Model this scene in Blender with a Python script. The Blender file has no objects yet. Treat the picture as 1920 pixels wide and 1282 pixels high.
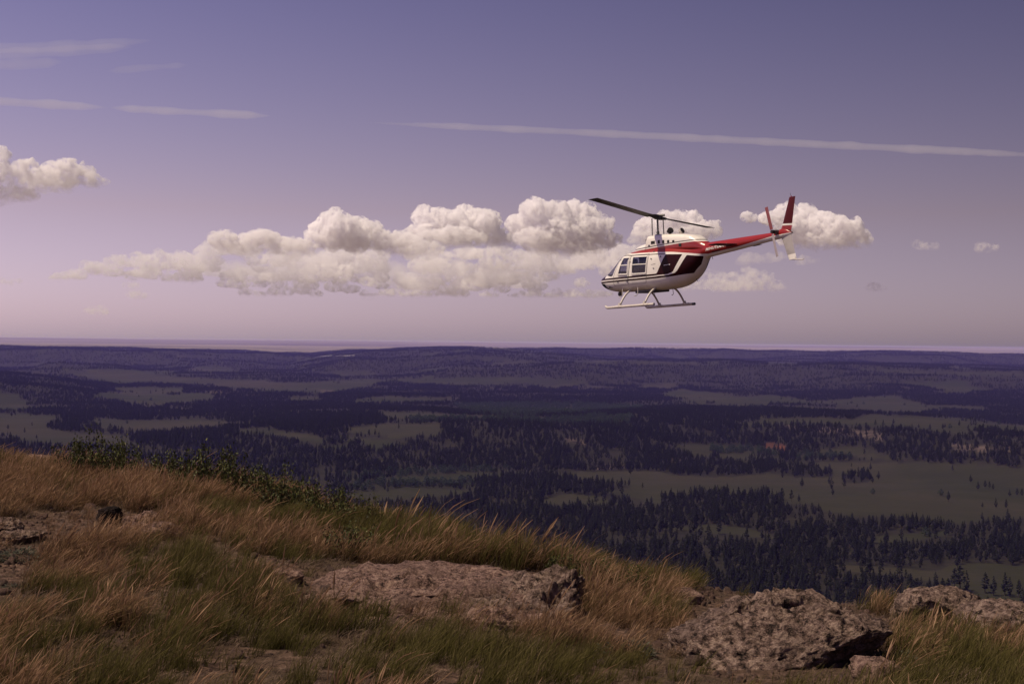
import bpy, bmesh, math, random
import numpy as np
from mathutils import Matrix, Vector

# ------------------------------------------------------------------ camera, sky, sun, exposure
scn = bpy.context.scene
FPX, PW, PH = 2667.0, 1920.0, 1282.0           # focal length in photo pixels (50 mm lens)
ROLL = math.radians(0.62)
CR = np.array([math.cos(ROLL), 0, math.sin(ROLL)])
CU = np.array([-math.sin(ROLL), 0, math.cos(ROLL)])
CF = np.array([0.0, 1.0, 0.0])
cam_d = bpy.data.cameras.new("camera"); cam = bpy.data.objects.new("camera", cam_d)
scn.collection.objects.link(cam); scn.camera = cam
cam_d.sensor_fit = 'HORIZONTAL'; cam_d.sensor_width = 36.0; cam_d.lens = 36.0 * FPX / PW
cam_d.clip_start = 0.1; cam_d.clip_end = 400000.0
cam.matrix_world = Matrix(((CR[0], CU[0], -CF[0], 0), (CR[1], CU[1], -CF[1], 0), (CR[2], CU[2], -CF[2], 0), (0, 0, 0, 1)))

SUN_EL, SUN_AZ = math.radians(60.0), math.radians(-104.0)   # azimuth from the view axis, negative = left
SUN = Vector((math.sin(SUN_AZ) * math.cos(SUN_EL), math.cos(SUN_AZ) * math.cos(SUN_EL), math.sin(SUN_EL)))
world = bpy.data.worlds.new("World"); scn.world = world; world.use_nodes = True
wn, wl = world.node_tree.nodes, world.node_tree.links; wn.clear()
sky = wn.new("ShaderNodeTexSky"); sky.sky_type = 'NISHITA'; sky.sun_disc = False
sky.sun_elevation = SUN_EL; sky.sun_rotation = SUN_AZ
sky.altitude = 1300; sky.air_density = 1.0; sky.dust_density = 2.5; sky.ozone_density = 2.0
tint = wn.new("ShaderNodeMix"); tint.data_type = 'RGBA'; tint.blend_type = 'MULTIPLY'; tint.inputs[0].default_value = 1.0
wl.new(sky.outputs[0], tint.inputs[6])
wg = wn.new("ShaderNodeTexCoord"); ws = wn.new("ShaderNodeSeparateXYZ"); wr = wn.new("ShaderNodeValToRGB")   # colour cast of the film, from horizon to zenith
wl.new(wg.outputs['Generated'], ws.inputs[0]); wl.new(ws.outputs[2], wr.inputs[0]); wl.new(wr.outputs[0], tint.inputs[7])
for i, (p, c) in enumerate([(0.0, (1.34, 1.00, 1.36)), (0.09, (1.33, 0.76, 0.79)), (0.25, (0.93, 0.55, 0.70))]):
    e = wr.color_ramp.elements[i] if i < 2 else wr.color_ramp.elements.new(p)
    e.position = p; e.color = (*c, 1)
glow = wn.new("ShaderNodeMapRange"); glow.interpolation_type = 'SMOOTHSTEP'; wl.new(ws.outputs[0], glow.inputs[0])          # sky is brighter on the sun's side
for i_, v_ in ((1, -0.95), (2, 0.95), (3, 1.62), (4, 0.44)): glow.inputs[i_].default_value = v_
tint2 = wn.new("ShaderNodeMix"); tint2.data_type = 'RGBA'; tint2.blend_type = 'MULTIPLY'; tint2.inputs[0].default_value = 1.0
wl.new(tint.outputs[2], tint2.inputs[6]); wl.new(glow.outputs[0], tint2.inputs[7])
bg = wn.new("ShaderNodeBackground"); bg.inputs[1].default_value = 0.098
wo = wn.new("ShaderNodeOutputWorld"); wl.new(tint2.outputs[2], bg.inputs[0]); wl.new(bg.outputs[0], wo.inputs[0])
sun_d = bpy.data.lights.new("sun", 'SUN'); sun_d.energy = 5.0; sun_d.angle = math.radians(0.5); sun_d.color = (1.0, 0.85, 0.62)
sun_o = bpy.data.objects.new("sun", sun_d); scn.collection.objects.link(sun_o)
sun_o.rotation_euler = (-SUN).to_track_quat('-Z', 'Y').to_euler()
scn.view_settings.view_transform = 'Standard'; scn.view_settings.look = 'None'
scn.view_settings.exposure = -0.30; scn.view_settings.gamma = 1.0; scn.view_settings.use_curve_mapping = False
scn.render.engine = 'CYCLES'
cy = scn.cycles
cy.use_denoising = True; cy.max_bounces = 24; cy.diffuse_bounces = 2; cy.glossy_bounces = 3; cy.transmission_bounces = 4
cy.transparent_max_bounces = 16; cy.volume_bounces = 14; cy.volume_step_rate = 0.16; cy.volume_max_steps = 256; cy.caustics_reflective = False; cy.caustics_refractive = False

# ------------------------------------------------------------------ helpers
rng = np.random.default_rng(7); random.seed(7)
def eye_row(u): return 641.0 + (u - 960.0) * math.tan(ROLL)
def project(P):
    P = np.asarray(P, float); d = np.maximum(P[..., 1], 1e-3)
    return 960 + FPX * (P @ CR) / d, 641 - FPX * (P @ CU) / d
def pixel_ray(u, v):
    return CR * (u - 960) / FPX + CF - CU * (v - 641) / FPX
def _hash(i, j, k, s):
    h = (i * 374761393 + j * 668265263 + k * 2147483647 + s * 1274126177) & 0xFFFFFFFF
    h = ((h ^ (h >> 13)) * 1103515245 + 12345) & 0xFFFFFFFF
    h = ((h ^ (h >> 16)) * 69069) & 0xFFFFFFFF
    return ((h ^ (h >> 15)) & 0xFFFF) / 65535.0
def vnoise(p, seed=0):
    """value noise in [-1, 1], p is (N, 3)"""
    f = np.floor(p).astype(np.int64); t = p - f; t = t * t * t * (t * (t * 6 - 15) + 10)
    out = 0
    for a in (0, 1):
        wa = t[:, 0] if a else 1 - t[:, 0]
        for b in (0, 1):
            wb = t[:, 1] if b else 1 - t[:, 1]
            for c in (0, 1):
                wc = t[:, 2] if c else 1 - t[:, 2]
                out = out + wa * wb * wc * _hash(f[:, 0] + a, f[:, 1] + b, f[:, 2] + c, seed)
    return out * 2 - 1
def fbm(p, octaves=4, gain=0.5, lac=2.03, seed=0, ridged=False, billow=False):
    p = np.asarray(p, float); a, tot, out = 1.0, 0.0, 0.0
    for o in range(octaves):
        n = vnoise(p + 17.3 * o, seed + o)
        if ridged: n = 1 - 2 * np.abs(n)
        if billow: n = 2 * np.abs(n) - 1
        out = out + a * n; tot += a; a *= gain; p = p * lac
    return out / tot
def xy3(x, y, s): return np.stack([x / s, y / s, np.zeros_like(x)], -1)
def in_poly(u, v, poly):
    inside = np.zeros(u.shape, bool); n = len(poly)
    for i in range(n):
        x1, y1 = poly[i]; x2, y2 = poly[(i + 1) % n]
        if y1 == y2: continue
        c = ((y1 > v) != (y2 > v)) & (u < (x2 - x1) * (v - y1) / (y2 - y1) + x1)
        inside ^= c
    return inside
def sd_poly(x, z, poly):
    """signed distance, positive inside"""
    d = np.full(x.shape, 1e9); n = len(poly)
    for i in range(n):
        ax, az = poly[i]; bx, bz = poly[(i + 1) % n]; ex, ez = bx - ax, bz - az
        t = np.clip(((x - ax) * ex + (z - az) * ez) / (ex * ex + ez * ez), 0, 1)
        d = np.minimum(d, np.hypot(x - ax - t * ex, z - az - t * ez))
    return np.where(in_poly(x, z, poly), d, -d)
def smooth(x, a, b):
    t = np.clip((x - a) / (b - a), 0, 1); return t * t * (3 - 2 * t)

def mesh_np(name, verts, faces, smooth_shade=True):
    """faces: (N, 3) or (N, 4) int array"""
    me = bpy.data.meshes.new(name); verts = np.asarray(verts, np.float32); faces = np.asarray(faces, np.int32)
    me.vertices.add(len(verts)); me.vertices.foreach_set("co", verts.ravel())
    k = faces.shape[1]; me.loops.add(faces.size); me.loops.foreach_set("vertex_index", faces.ravel())
    me.polygons.add(len(faces)); me.polygons.foreach_set("loop_start", np.arange(0, faces.size, k, dtype=np.int32))
    me.polygons.foreach_set("loop_total", np.full(len(faces), k, np.int32))
    if smooth_shade: me.polygons.foreach_set("use_smooth", np.ones(len(faces), bool))
    me.update(); me.validate()
    return me
def add_attr(me, name, vals, kind='FLOAT'):
    a = me.attributes.new(name, kind, 'POINT')
    a.data.foreach_set({'FLOAT': 'value', 'INT': 'value', 'FLOAT_VECTOR': 'vector', 'FLOAT_COLOR': 'color'}[kind], np.asarray(vals).ravel())
def grid_faces(nr, nc, wrap=False):
    r, c = np.meshgrid(np.arange(nr - 1), np.arange(nc if wrap else nc - 1), indexing='ij')
    a = (r * nc + c).ravel(); b = (r * nc + (c + 1) % nc).ravel()
    return np.stack([a, b, b + nc, a + nc], -1)
def fix_normals(me):
    bm = bmesh.new(); bm.from_mesh(me); bmesh.ops.recalc_face_normals(bm, faces=bm.faces); bm.to_mesh(me); bm.free()
def new_obj(name, me, parent=None, mats=(), label=None, cat=None, group=None, kind=None):
    o = bpy.data.objects.new(name, me); scn.collection.objects.link(o)
    if me is not None:
        for m in (mats if isinstance(mats, (list, tuple)) else [mats]): 
            if m.name not in [x.name for x in me.materials if x]: me.materials.append(m)
    if parent is not None: o.parent = parent
    for k, v in (('label', label), ('category', cat), ('group', group), ('kind', kind)):
        if v: o[k] = v
    return o

class NT:
    """tiny node-tree helper"""
    def __init__(s, name):
        s.m = bpy.data.materials.new(name); s.m.use_nodes = True; s.t = s.m.node_tree; s.n = s.t.nodes; s.n.clear()
        s.out = s.n.new("ShaderNodeOutputMaterial")
    def l(s, a, b): s.t.links.new(a, b)
    def put(s, sock, v):
        if v is None: return
        if hasattr(v, 'is_output'): s.l(v, sock)
        elif isinstance(v, (tuple, list)) and len(v) == 3 and sock.type == 'RGBA': sock.default_value = (*v, 1)
        else: sock.default_value = v
    def attr(s, name): n = s.n.new("ShaderNodeAttribute"); n.attribute_name = name; return n
    def math(s, op, a, b=None, c=None, clamp=False):
        n = s.n.new("ShaderNodeMath"); n.operation = op; n.use_clamp = clamp
        for i, v in enumerate((a, b, c)): s.put(n.inputs[i], v)
        return n.outputs[0]
    def mix(s, f, a, b, blend='MIX'):
        n = s.n.new("ShaderNodeMix"); n.data_type = 'RGBA'; n.blend_type = blend
        s.put(n.inputs[0], f); s.put(n.inputs[6], a); s.put(n.inputs[7], b); return n.outputs[2]
    def noise(s, scale, detail=4, rough=0.55, vec=None, dist=0.0):
        n = s.n.new("ShaderNodeTexNoise"); n.inputs['Scale'].default_value = scale; n.inputs['Detail'].default_value = detail
        n.inputs['Roughness'].default_value = rough; n.inputs['Distortion'].default_value = dist
        if vec is not None: s.l(vec, n.inputs['Vector'])
        return n
    def ramp(s, fac, stops):
        n = s.n.new("ShaderNodeValToRGB"); e = n.color_ramp.elements
        while len(e) < len(stops): e.new(0.5)
        for i, (p, c) in enumerate(stops): e[i].position = p; e[i].color = (*c, 1) if len(c) == 3 else c
        s.l(fac, n.inputs[0]); return n.outputs[0]
    def obj_co(s): return s.n.new("ShaderNodeTexCoord").outputs['Object']
    def bsdf(s, color=None, rough=0.8, metal=0.0, spec=0.5, normal=None, alpha=None, trans=None, coat=None, ior=None):
        b = s.n.new("ShaderNodeBsdfPrincipled")
        s.put(b.inputs['Base Color'], color); s.put(b.inputs['Roughness'], rough); s.put(b.inputs['Metallic'], metal)
        s.put(b.inputs['Specular IOR Level'], spec); s.put(b.inputs['Normal'], normal); s.put(b.inputs['Alpha'], alpha)
        s.put(b.inputs['Transmission Weight'], trans); s.put(b.inputs['Coat Weight'], coat); s.put(b.inputs['IOR'], ior)
        s.l(b.outputs[0], s.out.inputs['Surface']); return b
    def bump(s, h, dist=0.02, strength=0.6):
        n = s.n.new("ShaderNodeBump"); n.inputs['Distance'].default_value = dist; n.inputs['Strength'].default_value = strength
        s.l(h, n.inputs['Height']); return n.outputs[0]
def plain(name, color, rough=0.6, metal=0.0, spec=0.5, var=0.15, scale=8.0, coat=None):
    t = NT(name); n = t.noise(scale, 3, 0.6, t.obj_co())
    c = t.mix(t.math('MULTIPLY', n.outputs[0], 1.0), tuple(x * (1 - var) for x in color), tuple(min(1, x * (1 + var)) for x in color))
    t.bsdf(c, rough, metal, spec, coat=coat); return t.m

# ------------------------------------------------------------------ the valley: terrain height, land cover
VALLEY = -160.0
def H(x, y):
    """height of the land beyond the hilltop, metres, eye level = 0"""
    x = np.asarray(x, float); y = np.asarray(y, float)
    d = np.maximum(np.hypot(x, y), 1.0)
    u = 960 + FPX * np.clip(x / np.maximum(y, 1e-3), -0.6, 0.6)
    u = np.where(y <= 0, np.where(x > 0, 2600, -700), u)
    u = u + 40 * vnoise(xy3(x, y, 900.0), 3)
    z = np.full(x.shape, VALLEY)
    def I(us, vs): return np.interp(u, us, vs)
    nz = 1 + 0.12 * fbm(xy3(x, y, 700.0), 3, seed=5)
    dd = d * nz
    # wooded rise in the middle distance
    a = I([300, 560, 900, 1150, 1360], [6, 24, 30, 26, 0])
    z += a * smooth(dd, 1850, 2350) * (1 - smooth(dd, 2600, 3500))
    # wooded bluff on the right
    b0 = I([1150, 1440, 1680, 1920, 2300], [2300, 2250, 2020, 1820, 1600]); ba = I([1100, 1300, 1450, 2300], [0, 20, 28, 28])
    z += ba * smooth(dd, b0, b0 + 330) * (1 - smooth(dd, b0 + 500, b0 + 1500))
    # near left hill
    z += I([-500, 0, 110, 230], [60, 46, 30, 0]) * smooth(dd, 3600, 4250) * (1 - smooth(dd, 4500, 5600))
    # escarpment across the right half, plateau behind
    z += I([740, 900, 1200, 1550, 1900, 2500], [0, 50, 72, 62, 50, 46]) * smooth(dd, 4750, 6300) * (1 - 0.35 * smooth(dd, 6500, 9000))
    # ridge beyond it
    z += I([950, 1120, 1350, 1400, 1600, 2400], [0, 62, 68, 60, 70, 70]) * smooth(dd, 9300, 11200)
    # dark hill in the centre
    z += I([540, 600, 690, 850, 1000, 1120], [0, 36, 76, 84, 46, 0]) * smooth(dd, 6300, 7900)
    # ridges on the left
    z += I([-500, 0, 250, 480, 570, 600], [80, 80, 72, 62, 30, 0]) * smooth(dd, 7600, 9200)
    z += I([60, 130, 210, 290], [0, 26, 26, 0]) * smooth(dd, 5900, 6500) * (1 - smooth(dd, 6700, 7600))
    # far plains rise a little
    far = smooth(d, 11000, 26000); plains = -106 + 14 * fbm(xy3(x, y, 9000.0), 3, seed=9) * (1 - 0.7 * smooth(d, 24000, 47000)) + 76 * smooth(d, 22000, 48000)
    z = z * (1 - far) + plains * far
    rough = smooth(d, 700, 1500) * (1 - 0.6 * far)
    z += rough * (7.5 * fbm(xy3(x, y, 360.0), 4, seed=21) + 20 * smooth(dd, 4300, 6000) * (1 - smooth(d, 9000, 14000)) * fbm(xy3(x, y, 620.0), 4, seed=31, ridged=True))
    z += 1.2 * fbm(xy3(x, y, 70.0), 2, seed=41) * smooth(d, 500, 900)
    return z

MEADOWS = [
    [(-200, 775), (0, 775), (115, 780), (82, 792), (88, 802), (132, 810), (232, 817), (258, 830), (235, 837), (160, 830), (95, 830), (50, 825), (12, 815), (-200, 800)],
    [(172, 785), (215, 785), (250, 795), (235, 810), (200, 805), (175, 795)],
    [(172, 742), (200, 736), (240, 735), (285, 739), (325, 747), (412, 746), (325, 753), (300, 760), (270, 760), (232, 752), (217, 747)],
    [(312, 762), (362, 764), (362, 767), (312, 766)],
    [(110, 696), (180, 696), (270, 697), (300, 705), (420, 712), (480, 714), (560, 718), (690, 712), (722, 712), (700, 721), (650, 730), (600, 738), (560, 735), (480, 731), (430, 727), (400, 722), (290, 716), (220, 718), (160, 707)],
    [(217, 727), (340, 727), (345, 735), (290, 737), (215, 731)],
    [(360, 688), (410, 688), (460, 697), (380, 697)],
    [(617, 696), (690, 696), (717, 703), (640, 706)],
    [(730, 710), (800, 712), (960, 707), (1060, 713), (1110, 718), (1060, 721), (960, 719), (860, 722), (760, 716)],
    [(537, 744), (600, 745), (605, 749), (545, 749)], [(650, 751), (700, 745), (730, 744), (860, 746), (860, 749), (720, 753), (670, 754)],
    [(700, 773), (760, 772), (850, 777), (900, 780), (960, 785), (960, 790), (840, 790), (740, 785)],
    [(620, 808), (680, 800), (730, 794), (825, 796), (830, 801), (815, 815), (780, 815), (740, 824), (720, 815), (650, 812)],
    [(440, 806), (480, 804), (535, 806), (587, 816), (610, 828), (600, 832), (560, 824), (520, 815), (480, 813), (450, 812)],
    [(700, 899), (760, 893), (890, 886), (960, 884), (1000, 886), (955, 893), (900, 901), (880, 906), (760, 906)],
    [(640, 922), (760, 915), (870, 918), (900, 915), (860, 929), (700, 937), (640, 932)],
    [(1235, 741), (1275, 729), (1330, 737), (1400, 745), (1440, 740), (1520, 752), (1600, 747), (1680, 742), (1700, 752), (1770, 765), (1720, 773), (1620, 771), (1500, 765), (1440, 761), (1330, 752)],
    [(1440, 784), (1540, 787), (1640, 777), (1760, 782), (1870, 792), (1920, 797), (2150, 805), (2150, 840), (1920, 828), (1860, 818), (1780, 812), (1700, 801), (1600, 797), (1530, 790)],
    [(1520, 840), (1610, 840), (1640, 850), (1720, 860), (1700, 863), (1620, 858), (1560, 849)],
    [(1265, 835), (1330, 832), (1440, 840), (1480, 856), (1380, 861), (1300, 851)],
    [(1030, 891), (1120, 883), (1240, 882), (1262, 891), (1340, 894), (1430, 891), (1462, 867), (1560, 864), (1680, 869), (1770, 867), (1845, 870), (1920, 881), (2200, 890), (2200, 975), (1920, 972), (1850, 976), (1800, 985), (1760, 978), (1700, 968), (1600, 968), (1545, 958), (1530, 946), (1400, 945), (1330, 949), (1280, 946), (1240, 943), (1170, 931), (1090, 911)],
    [(1190, 985), (1260, 985), (1330, 985), (1400, 993), (1465, 1011), (1400, 1007), (1300, 997)],
    [(1550, 1056), (1636, 1061), (1744, 1069), (1780, 1058), (1852, 1054), (1920, 1058), (2200, 1065), (2200, 1150), (1920, 1131), (1867, 1126), (1816, 1119), (1780, 1094), (1726, 1087), (1672, 1079), (1600, 1072)],
    [(1630, 1006), (1700, 1002), (1770, 998), (1790, 1005), (1720, 1013), (1640, 1019)],
    [(1075, 676), (1135, 677), (1140, 680), (1078, 680)], [(1180, 678), (1310, 680), (1310, 683), (1180, 682)], [(1440, 679), (1495, 680), (1495, 683), (1440, 682)], [(1600, 690), (1750, 697), (1920, 699), (1920, 704), (1740, 701), (1620, 694)], [(330, 667), (400, 668), (400, 671), (330, 670)], [(70, 665), (110, 667), (110, 671), (80, 671)], [(900, 672), (960, 674), (960, 677), (905, 676)],
    [(1000, 941), (1060, 925), (1120, 930), (1180, 945), (1120, 942), (1060, 945)],
]
GROVES = [   # stands of pines that reach into the meadows
    [(960, 898), (1040, 893), (1100, 905), (1175, 910), (1180, 918), (1100, 917), (1000, 916)],
    [(1240, 930), (1330, 926), (1463, 930), (1466, 942), (1330, 945), (1240, 943)],
    [(1438, 872), (1500, 874), (1552, 884), (1560, 897), (1500, 896), (1438, 888)],
    [(1572, 893), (1626, 888), (1630, 904), (1580, 906)],
    [(1440, 754), (1540, 757), (1612, 761), (1612, 764), (1440, 760)], [(1440, 768), (1560, 770), (1640, 773), (1600, 785), (1440, 784)],
    [(90, 793), (130, 795), (180, 801), (236, 809), (232, 816), (135, 811), (92, 803)],
    [(1800, 806), (1920, 815), (1920, 824), (1850, 815)],
    [(860, 903), (960, 896), (990, 905), (870, 912)],
]
COTTON = [   # broad-leaved belts along the river
    [(850, 760), (960, 757), (1200, 760), (1212, 769), (1100, 776), (960, 783), (880, 777)],
    [(760, 786), (960, 786), (1180, 780), (1190, 797), (1100, 799), (960, 794), (770, 793)],
    [(640, 893), (760, 886), (960, 876), (960, 883), (760, 893), (650, 900)],
    [(650, 907), (760, 905), (880, 903), (890, 914), (760, 915), (650, 920)],
    [(1320, 838), (1440, 842), (1450, 856), (1330, 848)], [(1500, 850), (1600, 852), (1600, 862), (1490, 862)],
]
SCORIA = [(1428, 834), (1440, 829), (1456, 830), (1470, 836), (1474, 844), (1468, 846), (1454, 840), (1438, 839)]
BARE = [[(560, 752), (600, 752), (590, 756)], [(1110, 872), (1165, 868), (1175, 878), (1120, 879)], [(1060, 818), (1095, 824), (1092, 834), (1066, 828)],
        [(1255, 862), (1310, 860), (1312, 866), (1262, 868)], [(390, 733), (425, 733), (425, 737), (392, 736)], [(1460, 795), (1640, 806), (1660, 826), (1560, 812), (1470, 802)],
        [(1790, 832), (1900, 840), (1900, 848), (1800, 842)], [(600, 732), (625, 730), (628, 735), (605, 736)]]
def cover(x, y, z):
    u, v = project(np.stack([x, y, z], -1))
    jx = 9 * fbm(xy3(x, y, 60.0), 3, seed=51); jy = 3.2 * fbm(xy3(x + 999, y, 60.0), 3, seed=52)
    k = np.clip((v - eye_row(u)) / 120.0, 0.25, 1.3)
    u2, v2 = u + jx * k, v + jy * k
    meadow = np.zeros(x.shape, bool); grove = meadow.copy(); cot = meadow.copy(); bare = meadow.copy()
    for p in MEADOWS: meadow |= in_poly(u2, v2, p)
    for p in GROVES: grove |= in_poly(u2, v2, p)
    for p in COTTON: cot |= in_poly(u2, v2, p)
    for p in BARE: bare |= in_poly(u2, v2, p)
    dd_ = np.hypot(x, y); glade = fbm(np.stack([x / 300, y / 420, 0 * x], -1), 4, seed=95, gain=0.6)
    meadow |= (glade > np.where(dd_ > 4300, 0.33, 0.25)) & (dd_ > 1750) & (dd_ < 12500)
    return u, v, meadow & ~grove & ~cot, grove, cot, in_poly(u2, v2, SCORIA), bare

# polar sheet round the camera: fine where the view looks, coarse elsewhere, out to the horizon
dy_rows = np.concatenate([np.linspace(8.9, 40, 60), np.linspace(40, 180, 130)[1:], np.linspace(180, 520, 170)[1:], [600, 750, 1000, 1500]])
dist = np.sort(-VALLEY * FPX / dy_rows)
ang = np.concatenate([np.linspace(-180, -60, 14)[:-1], np.linspace(-60, -26, 20)[:-1], np.linspace(-26, 26, 620), np.linspace(26, 60, 20)[1:], np.linspace(60, 180, 14)[1:-1]])
A_, D_ = np.meshgrid(np.radians(ang), dist)
gx, gy = (np.sin(A_) * D_).ravel(), (np.cos(A_) * D_).ravel()
gz = H(gx, gy)
u_, v_, mead, grv, cot, sco, bare = cover(gx, gy, gz)
front = gy > 0.4 * np.hypot(gx, gy)
back_mead = fbm(xy3(gx, gy, 800.0), 3, seed=61) > 0.15
mead = np.where(front, mead, back_mead)
dg = np.hypot(gx, gy)
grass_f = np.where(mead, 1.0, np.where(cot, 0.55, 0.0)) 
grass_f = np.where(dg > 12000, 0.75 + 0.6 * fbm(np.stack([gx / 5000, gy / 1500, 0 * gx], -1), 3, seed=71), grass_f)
gme = mesh_np("ground", np.stack([gx, gy, gz], -1), grid_faces(len(dist), len(ang), wrap=True))
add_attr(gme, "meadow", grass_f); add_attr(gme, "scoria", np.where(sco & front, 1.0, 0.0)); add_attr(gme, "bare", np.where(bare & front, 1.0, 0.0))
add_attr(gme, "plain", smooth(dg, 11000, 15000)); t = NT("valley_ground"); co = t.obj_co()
n1 = t.noise(0.006, 6, 0.6, co); n2 = t.noise(0.05, 5, 0.65, co); n3 = t.noise(0.0016, 4, 0.5, co)
grassc = t.ramp(n1.outputs[0], [(0.3, (0.0167, 0.0192, 0.0081)), (0.5, (0.0260, 0.0267, 0.0124)), (0.7, (0.0409, 0.0353, 0.0211))])
grassc = t.mix(t.ramp(n2.outputs[0], [(0.35, (0, 0, 0)), (0.7, (0.5, 0.5, 0.5))]), grassc, (0.017, 0.020, 0.009))
grassc = t.mix(t.ramp(n3.outputs[0], [(0.4, (0, 0, 0)), (0.65, (0.6, 0.6, 0.6))]), grassc, (0.042, 0.032, 0.023))
floorc = t.ramp(n2.outputs[0], [(0.3, (0.0140, 0.0135, 0.0092)), (0.62, (0.0253, 0.0221, 0.0149)), (0.78, (0.0570, 0.0430, 0.0316))])
c = t.mix(t.attr("meadow").outputs['Fac'], floorc, grassc)
barec = t.ramp(n2.outputs[0], [(0.35, (0.02, 0.016, 0.014)), (0.66, (0.11, 0.082, 0.070))])
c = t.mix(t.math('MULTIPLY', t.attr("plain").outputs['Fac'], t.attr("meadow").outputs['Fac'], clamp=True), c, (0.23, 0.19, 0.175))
c = t.mix(t.attr("bare").outputs['Fac'], c, barec)
scc = t.ramp(n2.outputs[0], [(0.3, (0.020, 0.015, 0.012)), (0.66, (0.13, 0.046, 0.026))])
c = t.mix(t.attr("scoria").outputs['Fac'], c, scc)
t.bsdf(c, 0.95, spec=0.1, normal=t.bump(n2.outputs[0], 2.0, 0.5))
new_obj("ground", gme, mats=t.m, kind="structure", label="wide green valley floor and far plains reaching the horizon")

# pale water far off in the gap between the hills
wt = NT("far_water"); wt.bsdf((0.35, 0.33, 0.36), 0.12, spec=0.8, normal=wt.bump(wt.noise(0.02, 3).outputs[0], 0.2, 0.2))
def ground_at(u, v, dmax=60000):
    r = pixel_ray(u, v); ds = np.geomspace(150, dmax, 2500); P = r[None] * ds[:, None]
    hit = np.nonzero(P[:, 2] < H(P[:, 0], P[:, 1]))[0]
    i = hit[0] if len(hit) else -1
    return P[i]
wp = []
for (pu, pv) in [(600, 668.2), (625, 666.6), (660, 666.0), (672, 667.0), (640, 668.6), (612, 669.2)]:
    p = ground_at(pu, pv); wp.append((p[0], p[1], p[2] + 2.0))
wme = bpy.data.meshes.new("river_water"); wme.from_pydata([tuple(p) for p in wp], [], [tuple(range(len(wp)))]); 
new_obj("river_water", wme, mats=wt.m, kind="structure", label="pale strip of water far off between wooded hills")

# ------------------------------------------------------------------ trees
def foliage_mat(name, dark, mid, light):
    t = NT(name); oi = t.n.new("ShaderNodeObjectInfo"); n = t.noise(0.9, 3, 0.6, t.obj_co())
    a = t.attr("leafvar").outputs['Fac']
    f = t.math('MULTIPLY_ADD', a, 0.55, t.math('MULTIPLY_ADD', oi.outputs['Random'], 0.3, t.math('MULTIPLY', n.outputs[0], 0.3)))
    t.bsdf(t.ramp(f, [(0.15, dark), (0.5, mid), (0.95, light)]), 0.85, spec=0.15); return t.m
M_PINE = foliage_mat("pine_needles", (0.0075, 0.0095, 0.0065), (0.0125, 0.0150, 0.0095), (0.024, 0.026, 0.016))
M_COT = foliage_mat("cottonwood_leaves", (0.016, 0.024, 0.017), (0.025, 0.036, 0.025), (0.040, 0.050, 0.034))
M_BARK = plain("pine_bark", (0.075, 0.045, 0.030), 0.95, var=0.35, scale=3.0)

OCT = np.array([(1, 0, 0), (0, 1, 0), (-1, 0, 0), (0, -1, 0), (0, 0, 1), (0, 0, -1)], float)
OCTF = np.array([(0, 1, 4), (1, 2, 4), (2, 3, 4), (3, 0, 4), (1, 0, 5), (2, 1, 5), (3, 2, 5), (0, 3, 5)])
def blobs(centres, sizes, r):
    """jittered octahedra -> verts, faces, per-vertex variation"""
    V, F, L = [], [], []
    for i, (c, s) in enumerate(zip(centres, sizes)):
        o = OCT * (1 + r.uniform(-0.35, 0.35, (6, 1))) * s
        a = r.uniform(0, 6.28); ca, sa = math.cos(a), math.sin(a)
        o = np.stack([o[:, 0] * ca - o[:, 1] * sa, o[:, 0] * sa + o[:, 1] * ca, o[:, 2] + 0.25 * np.hypot(o[:, 0], o[:, 1]) * r.uniform(-1, .3)], -1)
        V.append(o + c); F.append(OCTF + 6 * i); L.append(np.full(6, r.uniform(0, 1)))
    return np.concatenate(V), np.concatenate(F), np.concatenate(L)
def tube(pts, radii, sides=5):
    pts = np.asarray(pts, float); n = len(pts); V = []
    for i in range(n):
        d = pts[min(i + 1, n - 1)] - pts[max(i - 1, 0)]; d = d / (np.linalg.norm(d) + 1e-9)
        a = np.cross(d, (0, 0, 1.0)) if abs(d[2]) < 0.95 else np.cross(d, (1.0, 0, 0)); a /= np.linalg.norm(a); b = np.cross(d, a)
        for k in range(sides):
            th = 2 * math.pi * k / sides; V.append(pts[i] + radii[i] * (math.cos(th) * a + math.sin(th) * b))
    return np.array(V), grid_faces(n, sides, wrap=True)
def quads_to_tris(F): return np.concatenate([F[:, [0, 1, 2]], F[:, [0, 2, 3]]])
def pine_parts(seed, h=12.0):
    r = np.random.default_rng(seed); base = h * r.uniform(0.10, 0.24); wmax = h * r.uniform(0.15, 0.21); peak = r.uniform(0.25, 0.45); round_ = r.uniform(0.7, 1.15)
    C, S = [], []
    for k in range(r.integers(62, 80)):
        f = r.uniform(0, 1) ** 0.95; z = base + (h - base) * f
        env = wmax * ((f / peak) ** 0.5 if f < peak else ((1 - f) / (1 - peak)) ** round_) * r.uniform(0.75, 1.2)
        a = r.uniform(0, 6.28); rad = env * math.sqrt(r.uniform(0.15, 1)); C.append((math.cos(a) * rad, math.sin(a) * rad, z))
        s = h * r.uniform(0.035, 0.06) * (1.15 - 0.6 * f); S.append((s * 1.5, s * 1.3, s * 0.75))
    C.append((0, 0, h * 0.975)); S.append((h * 0.018, h * 0.018, h * 0.04))
    lean = r.uniform(-0.02, 0.02, 2) * h
    trunk = tube([(0, 0, -0.8), (lean[0] * .2, lean[1] * .2, h * 0.3), (lean[0], lean[1], h * 0.96)], [h * 0.022, h * 0.017, h * 0.003], 6)
    return blobs(np.array(C), np.array(S), r), trunk
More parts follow.
